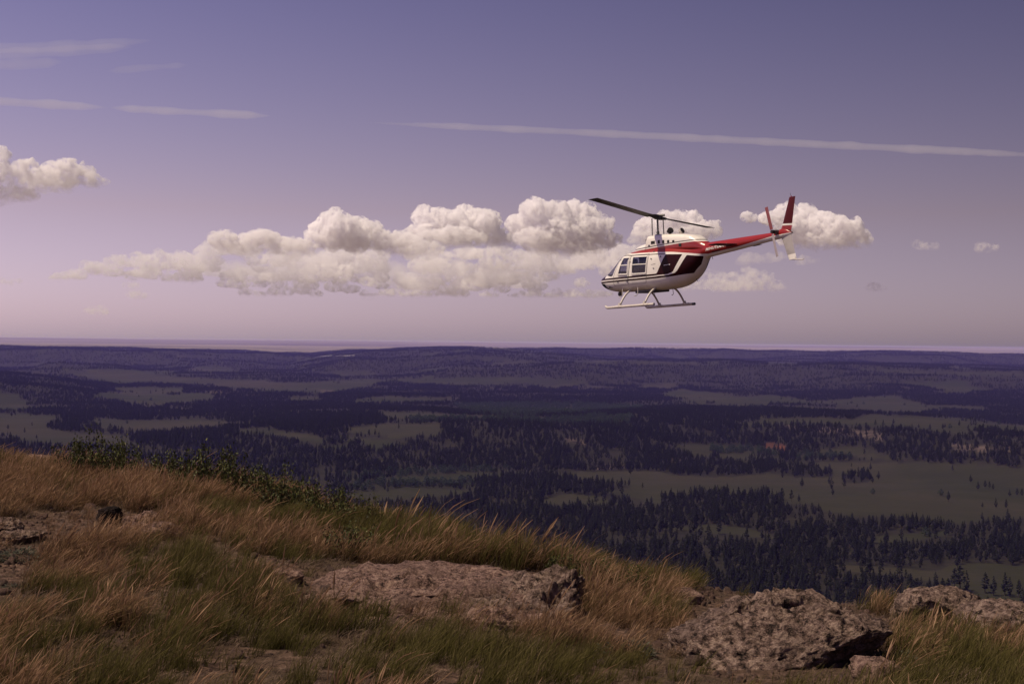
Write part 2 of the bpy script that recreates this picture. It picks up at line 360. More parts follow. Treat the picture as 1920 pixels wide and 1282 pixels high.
def cotton_parts(seed, h=10.0):
    r = np.random.default_rng(seed); C, S = [], []
    for k in range(60):
        a, f = r.uniform(0, 6.28), r.uniform(0.16, 1); env = h * 0.42 * math.sin(math.pi * min(1, 0.12 + 0.86 * f)) ** 0.7
        rad = env * math.sqrt(r.uniform(0.1, 1)); C.append((math.cos(a) * rad, math.sin(a) * rad, h * f * 0.94)); s = h * r.uniform(0.06, 0.10); S.append((s, s, s * 0.8))
    return blobs(np.array(C), np.array(S), r), tube([(0, 0, -0.6), (0.1, 0, h * 0.3), (0, 0.1, h * 0.7)], [h * 0.03, h * 0.022, h * 0.008], 5)
def crown_mesh(name, part, mat):
    V, F, L = part; me = mesh_np(name, V, F, smooth_shade=False); add_attr(me, "leafvar", L); me.materials.append(mat); return me
def trunk_mesh(name, part):
    V, F = part; me = mesh_np(name, V, F); me.materials.append(M_BARK); return me
def whole_mesh(name, parts, mat):
    (V, F, L), (TV, TF) = parts; me = mesh_np(name, np.concatenate([V, TV]), np.concatenate([F, quads_to_tris(TF) + len(V)]), False)
    add_attr(me, "leafvar", np.concatenate([L, np.zeros(len(TV))])); me.materials.append(mat); me.materials.append(M_BARK)
    mi = np.zeros(len(me.polygons), np.int32); mi[len(F):] = 1; me.polygons.foreach_set("material_index", mi); return me
NPV = 7
pines = [pine_parts(100 + i) for i in range(NPV)]
pine_crowns = [crown_mesh("pine_crown", p[0], M_PINE) for p in pines]; pine_trunks = [trunk_mesh("pine_trunk", p[1]) for p in pines]
cottons = [cotton_parts(200 + i) for i in range(3)]

def source_collection(name, meshes):
    col = bpy.data.collections.new(name)
    for i, me in enumerate(meshes):
        o = bpy.data.objects.new("%s_source_%02d" % (name, i), me); col.objects.link(o)
    return col
def scatter(name, P, rot, scale, idx, col, **kw):
    """one 'stuff' object: sources of a collection set on points"""
    me = bpy.data.meshes.new(name); P = np.asarray(P, np.float32)
    me.vertices.add(len(P)); me.vertices.foreach_set("co", P.ravel())
    add_attr(me, "rot", np.asarray(rot, np.float32), 'FLOAT_VECTOR'); add_attr(me, "sc", np.asarray(scale, np.float32), 'FLOAT_VECTOR'); add_attr(me, "vi", np.asarray(idx, np.int32), 'INT')
    o = new_obj(name, me, **kw)
    g = bpy.data.node_groups.new(name + "_scatter", 'GeometryNodeTree')
    g.interface.new_socket("Geometry", in_out='INPUT', socket_type='NodeSocketGeometry'); g.interface.new_socket("Geometry", in_out='OUTPUT', socket_type='NodeSocketGeometry')
    gi, go = g.nodes.new("NodeGroupInput"), g.nodes.new("NodeGroupOutput")
    ci = g.nodes.new("GeometryNodeCollectionInfo"); ci.inputs[0].default_value = col; ci.inputs[1].default_value = True; ci.inputs[2].default_value = True
    ip = g.nodes.new("GeometryNodeInstanceOnPoints"); ip.inputs['Pick Instance'].default_value = True
    def na(nm, dt): n = g.nodes.new("GeometryNodeInputNamedAttribute"); n.data_type = dt; n.inputs[0].default_value = nm; return n.outputs[0]
    L = g.links.new
    L(gi.outputs[0], ip.inputs['Points']); L(ci.outputs[0], ip.inputs['Instance']); L(na("vi", 'INT'), ip.inputs['Instance Index'])
    L(na("rot", 'FLOAT_VECTOR'), ip.inputs['Rotation']); L(na("sc", 'FLOAT_VECTOR'), ip.inputs['Scale']); L(ip.outputs[0], go.inputs[0])
    m = o.modifiers.new("scatter", 'NODES'); m.node_group = g
    return o

def sample_area(n, d0, d1, half=30.0):
    d = np.sqrt(rng.uniform(d0 * d0, d1 * d1, n)); a = np.radians(rng.uniform(-half, half, n))
    return np.sin(a) * d, np.cos(a) * d
def crest_row(u):   # lowest photo row at which the valley still shows above the hilltop
    return np.interp(u, [0, 120, 250, 420, 540, 640, 720, 780, 900, 1040, 1200, 1390, 1550, 1620, 1760, 1920], [832, 845, 850, 870, 900, 945, 965, 965, 990, 1010, 1050, 1085, 1105, 1118, 1135, 1155])
half_r = math.radians(60.0)
def area_n(d0, d1, per): return int(0.5 * half_r * (d1 * d1 - d0 * d0) / per)

# --- near and middle distance
x, y = sample_area(area_n(560, 2500, 40), 560, 2500); z = H(x, y)
u, v, mead, grv, cot, sco, bare = cover(x, y, z)
hgt = rng.uniform(6.0, 12.5, len(x))
def crown_hides_meadow(x, y, z, h, f=0.62):
    return cover(x, y, z + f * h)[2]
over = crown_hides_meadow(x, y, z, hgt)
clump = fbm(xy3(x, y, 45.0), 3, seed=81); keepr = rng.uniform(0, 1, len(x))
dens = np.where(mead, 0.004, np.where(grv, 0.80, 0.84)); dens = np.where(~mead & (clump < -0.18), dens * 0.30, dens)
dens = np.where(sco, 0.05, np.where(bare, 0.30, dens)); dens = np.where(cot, 0.0, dens)
dens = np.where(over & ~grv, np.minimum(dens, 0.02), dens)
k = (keepr < dens); hgt = hgt * (1 + 0.12 * clump)
px, py, pz, ph, pu, pv, pg, pm = x[k], y[k], z[k], hgt[k], u[k], v[k], grv[k], mead[k]
# lone trees that the photograph shows on the meadows
LONE = [(1632, 882, 11), (1647, 899, 11), (1636, 907, 9), (1855, 917, 9), (1862, 919, 8), (1893, 931, 8), (1907, 930, 9), (1916, 931, 9), (1867, 952, 10), (1842, 953, 6), (1484, 941, 12), (1498, 942, 7),
        (1205, 917, 7), (1180, 909, 8), (1795, 1067, 12), (1847, 1112, 14), (1863, 1117, 13), (1884, 1116, 15), (1893, 1119, 13), (1910, 1120, 12), (1800, 1108, 17), (1812, 1112, 15), (1790, 1104, 14), (46, 812, 9), (60, 800, 8), (15, 806, 9)]
for (lu, lv, lh) in LONE:
    p = ground_at(lu, lv); px = np.append(px, p[0]); py = np.append(py, p[1]); pz = np.append(pz, H(p[:1], p[1:2])[0]); ph = np.append(ph, lh); pu = np.append(pu, lu); pv = np.append(pv, lv); pg = np.append(pg, False); pm = np.append(pm, True)
top_v = pv - ph * FPX / np.hypot(px, py)
show = (pu > -10) & (pu < 1930) & (pv < crest_row(pu) + 4) & (top_v < crest_row(pu))
apparent = np.where(show, ph / np.hypot(px, py), 0); apparent[-len(LONE):] = 1
order = np.argsort(-apparent); single = order[:300]; rest = order[300:]
STANDS = [("dark pine in the dense stand below the grassy brink, left of the strip meadow", lambda u, v: u < 1190),
          ("dark pine in the stand just beyond the large lichen-covered boulder", lambda u, v: (u < 1560) & (v >= 1010)),
          ("dark pine in the grove above the thin pale strip meadow, right of centre", lambda u, v: (u < 1560)),
          ("dark pine at the lower right edge of the valley, near the bottom-most meadow", lambda u, v: v >= 1052),
          ("dark pine in the right-hand wood below the big green meadow", lambda u, v: v < 1e9)]
lone_lab = {0: "lone pine standing in the upper part of the big green meadow", 1: "small pine on the big green meadow beside a low dark line of brush", 2: "little round pine on the big green meadow, below two other lone trees",
            3: "left one of a pair of small pines far right on the green meadow", 4: "right one of a pair of small pines far right on the green meadow", 8: "lone pine low on the far right of the green meadow",
            9: "tiny round pine low on the far right of the green meadow", 10: "upright lone pine right of the tree row that crosses the green meadow", 11: "low bushy pine beside the upright lone pine at the end of the tree row",
            12: "small round pine on the left part of the green meadow", 13: "small pine at the right tip of the left grove on the green meadow", 14: "lone pine on the lowest meadow at the right",
            23: "pine on the bare left-hand meadow near its lower edge", 24: "pine on the bare left-hand meadow near its upper edge", 25: "pine on the left-hand meadow nearest the photo's left border"}
nl = len(LONE); n_all = len(px)
for i in single:
    vi = int(rng.integers(0, NPV)); s = ph[i] / 12.0
    li = i - (n_all - nl)
    if li >= 0: lab = lone_lab.get(li, "dark pine of the loose clumps at the edge of the green meadows, lower right" if pv[i] > 1050 else "small pine of the row at the far right end of the green meadow"); grp = "lone pines on the valley meadows"
    else:
        si = next(j for j, (_, fn) in enumerate(STANDS) if fn(pu[i], pv[i])); lab = STANDS[si][0]; grp = "pines of stand: " + ["spur", "behind the boulder", "middle grove", "lowest meadow", "right-hand wood"][si]
    e = bpy.data.objects.new("pine_tree", None); scn.collection.objects.link(e); e.empty_display_size = 1
    e.location = (px[i], py[i], pz[i]); e.rotation_euler = (0, 0, rng.uniform(0, 6.28)); w = s * rng.uniform(0.85, 1.2); e.scale = (w, w, s)
    e["label"] = lab; e["category"] = "tree"; e["group"] = grp
    for nm, me in (("crown", pine_crowns[vi]), ("trunk", pine_trunks[vi])):
        o = bpy.data.objects.new(nm, me); scn.collection.objects.link(o); o.parent = e
col_p = source_collection("pine", [whole_mesh("pine_whole", p, M_PINE) for p in pines])
w = ph[rest] / 12 * rng.uniform(0.85, 1.2, len(rest))
scatter("pine_forest", np.stack([px, py, pz], -1)[rest], np.stack([0 * w, 0 * w, rng.uniform(0, 6.28, len(rest))], -1), np.stack([w, w, ph[rest] / 12], -1), rng.integers(0, NPV, len(rest)), col_p,
        kind="stuff", label="dark pine forest spread over the near valley slopes")
# cottonwoods and brush along the river
x, y = sample_area(area_n(1200, 5200, 90), 1200, 5200); z = H(x, y); u, v, mead, grv, cot, sco, bare = cover(x, y, z)
k = (cot & (rng.uniform(0, 1, len(x)) < 0.75)) | (mead & (rng.uniform(0, 1, len(x)) < 0.0012)); k &= np.hypot(x, y) < 5100
n = k.sum(); s = rng.uniform(0.45, 1.0, n)
scatter("cottonwood_belt", np.stack([x, y, z], -1)[k], np.stack([0 * s, 0 * s, rng.uniform(0, 6.28, n)], -1), np.stack([s, s, s], -1), rng.integers(0, 3, n),
        source_collection("cottonwood", [whole_mesh("cottonwood_whole", p, M_COT) for p in cottons]), kind="stuff", label="blue-green belt of broad-leaved trees along the river flats")
# --- far woods: light trees in one mesh
def far_wood(name, d0, d1, per, hh, sides, label, seed):
    x, y = sample_area(area_n(d0, d1, per), d0, d1, 30.0); z = H(x, y); u, v, mead, grv, cot, sco, bare = cover(x, y, z)
    cl = fbm(xy3(x, y, 120.0), 3, seed=91) + 0.5 * fbm(xy3(x, y, 500.0), 3, seed=92); r = rng.uniform(0, 1, len(x))
    fade = 1 - smooth(np.hypot(x, y), 10500, 12500)
    k = (r < np.where(mead, 0.012, np.where(cot, 0.0, np.where(bare, 0.3, np.where(cl < -0.2, 0.3, 1.0)))) * fade) & (u > -620) & (u < 2540)
    h = rng.uniform(*hh, len(x)); k &= ~(cover(x, y, z + 0.6 * h)[2] & (rng.uniform(0, 1, len(x)) > 0.06))
    x, y, z, cl, h = x[k], y[k], z[k], cl[k], h[k]; n = len(x); w = h * rng.uniform(0.15, 0.24, n)
    scatter(name, np.stack([x, y, z], -1), np.stack([0 * w, 0 * w, rng.uniform(0, 6.28, n)], -1), np.stack([w / 2.2, w / 2.2, h / 12], -1), rng.integers(0, NPV, n), col_p, kind="stuff", label=label); return n
nA = far_wood("pine_woods", 2500, 5200, 72, (6, 11), 5, "pine woods over the middle hills and bluffs", 1)
nB = far_wood("distant_woods", 5200, 12500, 300, (8, 13), 4, "dark woods on the distant ridges and plateau", 2)
print("trees", len(px), n, nA, nB)

# ------------------------------------------------------------------ clouds: lumpy bodies filled with even vapour
def vapour(name, density, color=(0.998, 0.992, 1.0), ragged=None, base=None):
    t = NT(name); p = t.n.new("ShaderNodeVolumePrincipled"); p.inputs['Color'].default_value = (*color, 1); p.inputs['Density'].default_value = density; p.inputs['Anisotropy'].default_value = 0.0
    if ragged:
        pos = t.n.new("ShaderNodeNewGeometry").outputs['Position']; n = t.noise(ragged[0], 6, 0.62, pos); mr = t.n.new("ShaderNodeMapRange"); mr.interpolation_type = 'SMOOTHSTEP'
        t.l(n.outputs[0], mr.inputs[0]); mr.inputs[1].default_value = ragged[1]; mr.inputs[2].default_value = ragged[2]; mr.inputs[3].default_value = 0.0; mr.inputs[4].default_value = density; d = mr.outputs[0]
        if base:      # thin ragged base, dense crown
            sp = t.n.new("ShaderNodeSeparateXYZ"); t.l(t.obj_co(), sp.inputs[0]); m2 = t.n.new("ShaderNodeMapRange"); m2.interpolation_type = 'SMOOTHSTEP'; t.l(sp.outputs[2], m2.inputs[0]); m2.inputs[1].default_value = 0.0; m2.inputs[2].default_value = base; m2.inputs[3].default_value = 0.06; m2.inputs[4].default_value = 1.0
            d = t.math('MULTIPLY', d, m2.outputs[0])
        t.l(d, p.inputs['Density'])
    t.l(p.outputs[0], t.out.inputs['Volume']); return t.m
M_CUMULUS = vapour("cumulus_vapour", 0.034, ragged=(1 / 110.0, 0.44, 0.62), base=520.0); M_FLAT = vapour("flat_cloud_vapour", 0.0062, ragged=(1 / 120.0, 0.46, 0.68), base=90.0); M_WISP = vapour("wisp_vapour", 0.003, ragged=(1 / 250.0, 0.4, 0.7)); M_TRAIL = vapour("contrail_vapour", 0.0013)
_ico = bmesh.new(); bmesh.ops.create_icosphere(_ico, subdivisions=2, radius=1.0)
ICO_V = np.array([v.co[:] for v in _ico.verts]); ICO_F = np.array([[v.index for v in f.verts] for f in _ico.faces]); _ico.free()
def cloud(label, blobs_px, D, mat, voxel_px=2.6, amp=1.0, detail=1.0, seed=0, name="cloud", group="clouds over the far plains", cat="cloud", depth=1.0):
    """blobs_px: (u, v, half width, half height) in photo pixels at distance D; round in depth"""
    k = D / FPX; V, F = [], []; r = np.random.default_rng(seed)
    for i, (u, v, a, b) in enumerate(blobs_px):
        c = np.array(pixel_ray(u, v)) * D; c = c + np.array([0, r.uniform(-1, 1) * a * k * 0.8 * depth, 0])
        V.append(ICO_V * np.array([a, a * depth, b]) * k + c); F.append(ICO_F + i * len(ICO_V))
    me = mesh_np("cloud_tmp", np.concatenate(V), np.concatenate(F)); o = bpy.data.objects.new("cloud_tmp", me); scn.collection.objects.link(o)
    m = o.modifiers.new("r", 'REMESH'); m.mode = 'VOXEL'; m.voxel_size = voxel_px * k
    dg = bpy.context.evaluated_depsgraph_get(); dg.update()
    me2 = bpy.data.meshes.new_from_object(o.evaluated_get(dg)); bpy.data.objects.remove(o); bpy.data.meshes.remove(me)
    n = len(me2.vertices); co = np.zeros(n * 3, np.float32); me2.vertices.foreach_get("co", co); co = co.reshape(-1, 3).astype(float)
    no = np.zeros(n * 3, np.float32); me2.vertices.foreach_get("normal", no); no = no.reshape(-1, 3)
    q = co / k + seed * 31.7
    up = 0.45 + 0.55 * np.clip(no[:, 2] * 0.8 + 0.5, 0, 1)          # cauliflower tops, calmer bases
    q2 = q + 5 * np.stack([vnoise(q / 14, 5), vnoise(q / 14, 6), vnoise(q / 14, 7)], -1)
    dsp = 3.0 + 9.0 * amp * fbm(q2 / 26, 2, seed=seed) + up * (6.5 * amp * -fbm(q2 / 15, 2, seed=seed + 3, billow=True) + 3.4 * detail * -fbm(q2 / 6.5, 2, seed=seed + 5, billow=True))
    dsp = np.maximum(dsp, -0.35 * np.median([b for (_, _, _, b) in blobs_px]))
    co = co + no * dsp[:, None] * k
    me2.vertices.foreach_set("co", co.astype(np.float32).ravel()); me2.update()
    o = bpy.data.objects.new("cloud_tmp", me2); scn.collection.objects.link(o); m = o.modifiers.new("r", 'REMESH'); m.mode = 'VOXEL'; m.voxel_size = voxel_px * 0.62 * k     # clean folds
    dg = bpy.context.evaluated_depsgraph_get(); dg.update(); me3 = bpy.data.meshes.new_from_object(o.evaluated_get(dg)); bpy.data.objects.remove(o); bpy.data.meshes.remove(me2); me2 = me3; me2.name = name
    co = np.zeros(len(me2.vertices) * 3, np.float32); me2.vertices.foreach_get("co", co); co = co.reshape(-1, 3).astype(float)
    me2.polygons.foreach_set("use_smooth", np.ones(len(me2.polygons), bool)); me2.materials.clear()
    o3 = np.array([co[:, 0].mean(), co[:, 1].mean(), np.percentile(co[:, 2], 3)]); me2.vertices.foreach_set("co", (co - o3).astype(np.float32).ravel()); me2.update()
    ob = new_obj(name, me2, mats=mat, label=label, cat=cat, group=group); ob.location = o3; return ob
def puff(cx, cy, w, h, n, seed, s0=0.3, s1=0.5, flat=0.75):
    """random blobs filling a dome with a flat base"""
    r = np.random.default_rng(seed); out = []
    for i in range(n):
        fx = r.uniform(-1, 1); top = math.sqrt(max(0, 1 - fx * fx)); fy = r.uniform(0, top)
        s = h * r.uniform(s0, s1); out.append((cx + fx * (w - s), cy - fy * (h - s), s * r.uniform(1.0, 1.5), s * flat))
    return out
DC = 24000.0
cloud("big sunlit cumulus head with a small turret, left of the cloud bank's middle",
      [(622, 412, 18, 14), (606, 428, 26, 22), (648, 436, 34, 26), (672, 430, 20, 18), (690, 446, 32, 22), (720, 456, 32, 20), (760, 462, 34, 20), (600, 446, 24, 14), (650, 458, 46, 12), (800, 470, 34, 14), (628, 400, 8, 8)], DC, M_CUMULUS, seed=1)
cloud("broad hazy cumulus in the middle of the cloud bank",
      [(800, 408, 22, 16), (840, 414, 34, 20), (880, 410, 34, 20), (908, 416, 24, 22), (862, 432, 48, 20), (915, 440, 30, 24), (790, 440, 30, 16), (850, 452, 60, 14), (940, 452, 26, 18)], DC * 1.04, M_CUMULUS, seed=2)
cloud("tallest cumulus of the bank, just left of the helicopter's rotor",
      [(1006, 402, 32, 22), (1040, 404, 30, 22), (1072, 402, 34, 24), (1100, 406, 28, 22), (1120, 426, 26, 22), (980, 424, 28, 22), (1050, 434, 66, 26), (1010, 452, 50, 18), (1110, 452, 40, 18), (1142, 452, 22, 14), (1060, 466, 60, 10)], DC * 0.96, M_CUMULUS, seed=3)
cloud("cumulus behind the helicopter's rotor mast",
      [(1216, 424, 24, 18), (1256, 420, 28, 18), (1294, 416, 24, 16), (1324, 432, 22, 12), (1240, 444, 40, 18), (1290, 440, 40, 14), (1200, 446, 20, 14)], DC, M_CUMULUS, seed=4)
cloud("cumulus behind the helicopter's tail fin",
      [(1476, 398, 20, 18), (1510, 402, 26, 18), (1490, 422, 34, 18), (1540, 424, 34, 16), (1576, 432, 34, 18), (1606, 450, 28, 12), (1550, 452, 56, 12), (1440, 412, 22, 8), (1405, 410, 14, 6), (1500, 448, 40, 12)], DC, M_CUMULUS, seed=5)
cloud("bright cumulus at the photo's left border",
      [(-30, 330, 40, 30), (4, 300, 14, 18), (14, 326, 26, 22), (50, 322, 28, 18), (86, 326, 28, 18), (124, 322, 26, 18), (150, 330, 24, 16), (172, 340, 18, 9), (80, 342, 60, 14), (194, 344, 10, 4)], DC * 0.8, M_CUMULUS, seed=6)
cloud("low bright puff just under the left-border cumulus",
      [(-20, 368, 36, 12), (12, 364, 24, 12), (36, 364, 20, 10), (62, 369, 12, 5)], DC * 0.8, M_CUMULUS, seed=7)
cloud("flat-topped cumulus at the bank's left shoulder",
      [(424, 452, 26, 9), (470, 452, 20, 10), (496, 448, 30, 12), (528, 462, 36, 12), (450, 468, 40, 8), (560, 468, 34, 10)], DC, M_CUMULUS, seed=8)
cloud("low broad cloud beneath the helicopter's tail boom",
      [(1350, 524, 26, 9), (1390, 520, 30, 11), (1424, 522, 26, 10), (1380, 536, 60, 7), (1450, 538, 20, 5), (1300, 536, 30, 6)], DC * 1.05, M_FLAT, seed=9, voxel_px=2.2)
cloud("thin haze-coloured cloud under the tail fin", puff(1470, 492, 90, 22, 16, 77, flat=0.4), DC * 1.1, M_WISP, seed=19)
rb = np.random.default_rng(11)
M_PUFF = vapour("small_puff_vapour", 0.0095, ragged=(1 / 95.0, 0.42, 0.66), base=75.0)
def rows(rws, gap=0.35, lean=0.0):
    """rows of small flat-based puffs: (u0, u1, v, half width range)"""
    out = []
    for (u0, u1, v, a0, a1) in rws:
        u = u0
        while u < u1:
            a = rb.uniform(a0, a1)
            if rb.uniform() > gap:
                vv = v + rb.normal(0, 3.0) + lean * (u - u0); out.append((u + a, vv, a, a * rb.uniform(0.22, 0.34)))
                for j in range(int(rb.integers(1, 4))): q = a * rb.uniform(0.3, 0.55); out.append((u + a + rb.uniform(-0.6, 0.6) * a, vv - a * 0.2, q, q * rb.uniform(0.5, 0.75)))
            u += a * rb.uniform(1.2, 2.0)
    return out
BANK = [("left end of the bank, a string of small low puffs", rows([(95, 250, 520, 14, 26), (150, 330, 503, 14, 28), (200, 350, 488, 14, 30)], 0.25, -0.05), 12),
        ("puffs under the bank's left shoulder, between its left end and the big turret cloud", rows([(330, 470, 470, 16, 30), (320, 640, 488, 18, 36), (300, 640, 506, 16, 34), (300, 600, 521, 14, 28)], 0.28), 13),
        ("broken puffs below the big turret cumulus", rows([(600, 880, 480, 20, 40), (600, 890, 500, 18, 38), (600, 890, 518, 16, 34), (610, 880, 536, 14, 30), (640, 860, 552, 10, 22)], 0.28), 14),
        ("broken puffs between the tallest cumulus and the helicopter's nose", rows([(880, 1160, 480, 20, 40), (890, 1160, 500, 18, 38), (890, 1150, 519, 16, 34), (890, 1150, 537, 14, 30), (900, 1130, 553, 10, 22)], 0.28), 15),
        ("ragged low puffs hanging below the bank, left of its middle", rows([(405, 590, 534, 14, 26), (450, 600, 549, 12, 22)], 0.25), 16)]
for lab, bl, sd in BANK: cloud(lab, bl, DC * (1.08 + 0.01 * (sd % 3)), M_PUFF, seed=sd, voxel_px=1.9, amp=0.42, detail=0.7)
cloud("thin grey veil behind the whole middle of the cloud bank", [(420 + 60 * i + rb.uniform(-20, 20), 505 + rb.uniform(-22, 26), 60, 12) for i in range(12)], DC * 1.22, M_WISP, seed=17, voxel_px=3.0, amp=0.6)
for i, (lab, b) in enumerate([("tiny cloud puff near the photo's left border, above the horizon", [(10, 528, 12, 5), (26, 530, 10, 4)]),
        ("small cloud scrap below the bank's left end, larger one", [(250, 552, 18, 5), (266, 555, 14, 4)]), ("small cloud scrap below the bank's left end, upper one", [(246, 538, 12, 5)]),
        ("small round cloud far right of the tail fin", [(1730, 460, 18, 6), (1744, 464, 14, 4)]), ("small low cloud puff under the far-right sky", [(1634, 540, 14, 5), (1650, 542, 10, 3)]),
        ("faint small cloud right of the small round cloud", [(1850, 466, 20, 6)]), ("faint scrap of cloud low on the left", [(184, 584, 18, 4)])]):
    cloud(lab, b, DC, M_FLAT, seed=30 + i, voxel_px=1.6, amp=0.5, group="small scattered clouds")
# vapour trail and high wisps
def trail(label, pts, half, D, mat, seed, name="contrail", cat="contrail"):
    P = []
    for (u0, v0), (u1, v1) in zip(pts[:-1], pts[1:]):
        n = max(2, int(math.hypot(u1 - u0, v1 - v0) / 9))
        P += [(u0 + (u1 - u0) * i / n, v0 + (v1 - v0) * i / n) for i in range(n)]
    P.append(pts[-1]); P = np.array(P); n = len(P); k = D / FPX; s = np.linspace(0, 1, n)
    w = half * (0.8 + 0.25 * fbm(np.stack([s * n / 6, 0 * s, 0 * s + seed], -1), 3)) * np.minimum(1, np.minimum(s, 1 - s) * 7 + 0.06)
    C = np.array([np.array(pixel_ray(u, v)) * D for u, v in P])
    V = []
    for j in range(10):
        a = 2 * math.pi * j / 10; V.append(C + np.stack([0 * w, np.cos(a) * w * k * 1.2, np.sin(a) * w * k], -1))
    V = np.stack(V, 1).reshape(-1, 3); no = V - np.repeat(C, 10, 0); V = V + no * (0.22 * fbm(V / (k * 30), 2, seed=seed))[:, None]
    me = mesh_np(name, V, grid_faces(n, 10, wrap=True)); bm = bmesh.new(); bm.from_mesh(me); bmesh.ops.holes_fill(bm, edges=bm.edges); bmesh.ops.recalc_face_normals(bm, faces=bm.faces); bm.to_mesh(me); bm.free()
    new_obj(name, me, mats=mat, label=label, cat=cat, group="vapour trails and high wisps")
trail("long straight vapour trail crossing the sky above the helicopter to the right edge", [(690, 230), (1000, 244), (1400, 264), (1700, 279), (2000, 294)], 9.0, 34000, M_TRAIL, 1)
trail("short vapour trail in the upper left sky", [(206, 202), (350, 210), (510, 218)], 9.0, 34000, M_TRAIL, 2)
trail("broad faded vapour trail touching the photo's left border", [(-160, 180), (60, 194), (200, 202)], 11.0, 34000, M_TRAIL, 3)
M_VEIL = vapour("veil_vapour", 0.00045)
for i, (lab, pts, w) in enumerate([("topmost of the high wisps at the upper left", [(-100, 92), (60, 90), (180, 84), (285, 76)], 15), ("second of the high wisps at the upper left, longest", [(-100, 104), (40, 100), (160, 94), (250, 88)], 13), ("third of the high wisps, touching the left border", [(-100, 118), (20, 122), (120, 116)], 14), ("small slanting high wisp right of the other upper left wisps", [(200, 134), (280, 127), (352, 122)], 8)]):
    trail(lab, pts, w, 34000, M_VEIL, 4 + i, name="high_wisp", cat="cloud")

# ------------------------------------------------------------------ helicopter: X runs aft from the nose, Y to port, Z up from the skids (metres)
heli = bpy.data.objects.new("helicopter", None); scn.collection.objects.link(heli)
heli["label"] = "white, red and maroon helicopter flying above the valley, nose to the left"; heli["category"] = "helicopter"
yaw, pit, rol = 0.956, 0.037, -0.031
aft = np.array([math.cos(yaw), -math.sin(yaw), 0]); port = np.array([-math.sin(yaw), -math.cos(yaw), 0]); upv = np.array([0, 0, 1.0])
a2 = aft * math.cos(pit) + upv * math.sin(pit); u2 = -aft * math.sin(pit) + upv * math.cos(pit)
p3 = port * math.cos(rol) + u2 * math.sin(rol); u3 = -port * math.sin(rol) + u2 * math.cos(rol)
BR = np.stack([-a2, p3, u3], 1)                                     # local axes: forward, port, up
org = np.array([4.744, 48.039, 2.634]) - BR @ np.array([-2.7, 0, 1.4])
heli.matrix_world = Matrix([[*BR[i], org[i]] for i in range(3)] + [[0, 0, 0, 1]])
def hp(name, V, F, mat, parent=None, smooth_shade=True, label=None, attrs=None, autosmooth=None):
    """one part of the helicopter from body coordinates"""
    V = np.asarray(V, float) * np.array([-1, 1, 1])
    if isinstance(F, np.ndarray): me = mesh_np(name, V, F, smooth_shade)
    else:
        me = bpy.data.meshes.new(name); me.from_pydata([tuple(v) for v in V], [], F)
        if smooth_shade: me.polygons.foreach_set("use_smooth", np.ones(len(me.polygons), bool))
    for k, a in (attrs or {}).items(): add_attr(me, k, a)
    fix_normals(me)
    if autosmooth:
        me.set_sharp_from_angle(angle=math.radians(autosmooth))
    o = new_obj(name, me, mats=mat, label=label); o.parent = parent or heli
    return o
def hbox(name, lo, hi, mat, parent=None, bevel=0.0, label=None):
    bm = bmesh.new(); bmesh.ops.create_cube(bm, size=1)
    for v in bm.verts: v.co = [lo[i] + (v.co[i] + 0.5) * (hi[i] - lo[i]) for i in range(3)]
    if bevel: bmesh.ops.bevel(bm, geom=bm.edges[:], offset=bevel, segments=2, affect='EDGES', profile=0.6)
    bm.verts.ensure_lookup_table(); bm.verts.index_update()
    V = np.array([v.co[:] for v in bm.verts]); F = [tuple(v.index for v in f.verts) for f in bm.faces]; bm.free()
    return hp(name, V, F, mat, parent, smooth_shade=bevel > 0, label=label, autosmooth=40 if bevel else None)
def capped(V, F, sides):
    n = len(V) // sides; return [tuple(int(i) for i in f) for f in F] + [tuple(range(sides))[::-1], tuple(range((n - 1) * sides, n * sides))]
def htube(name, pts, radii, mat, parent=None, sides=10, label=None):
    if np.isscalar(radii): radii = [radii] * len(pts)
    V, F = tube(pts, radii, sides); return hp(name, V, capped(V, F, sides), mat, parent, label=label, autosmooth=50)
def loft(stations, n_around, exps=(2.6, 3.2)):
    """stations: (X, zbot, ztop, zmid, halfwidth, n_low, n_up) -> grid of points"""
    th = np.linspace(0, 2 * math.pi, n_around, endpoint=False); V = []
    for (X, zb, zt, zm, hw, nl, nu) in stations:
        c, s = np.cos(th), np.sin(th); n = np.where(s > 0, nu, nl)
        yy = hw * np.sign(c) * np.abs(c) ** (2 / n); zz = zm + np.where(s > 0, zt - zm, zm - zb) * np.sign(s) * np.abs(s) ** (2 / n)
        V.append(np.stack([np.full(n_around, X), yy, zz], -1))
    return np.concatenate(V)
def table(rows, xs):
    rows = np.array(rows, float); out = []
    # monotone-ish cubic through the rows
    X = rows[:, 0]
    def cub(col):
        y = rows[:, col]; m = np.gradient(y, X); i = np.clip(np.searchsorted(X, xs) - 1, 0, len(X) - 2); h = X[i + 1] - X[i]; t = np.clip((xs - X[i]) / h, 0, 1)
        return (2*t**3-3*t**2+1)*y[i] + (t**3-2*t**2+t)*h*m[i] + (-2*t**3+3*t**2)*y[i+1] + (t**3-t**2)*h*m[i+1]
    return np.stack([xs] + [cub(c) for c in range(1, rows.shape[1])], -1)

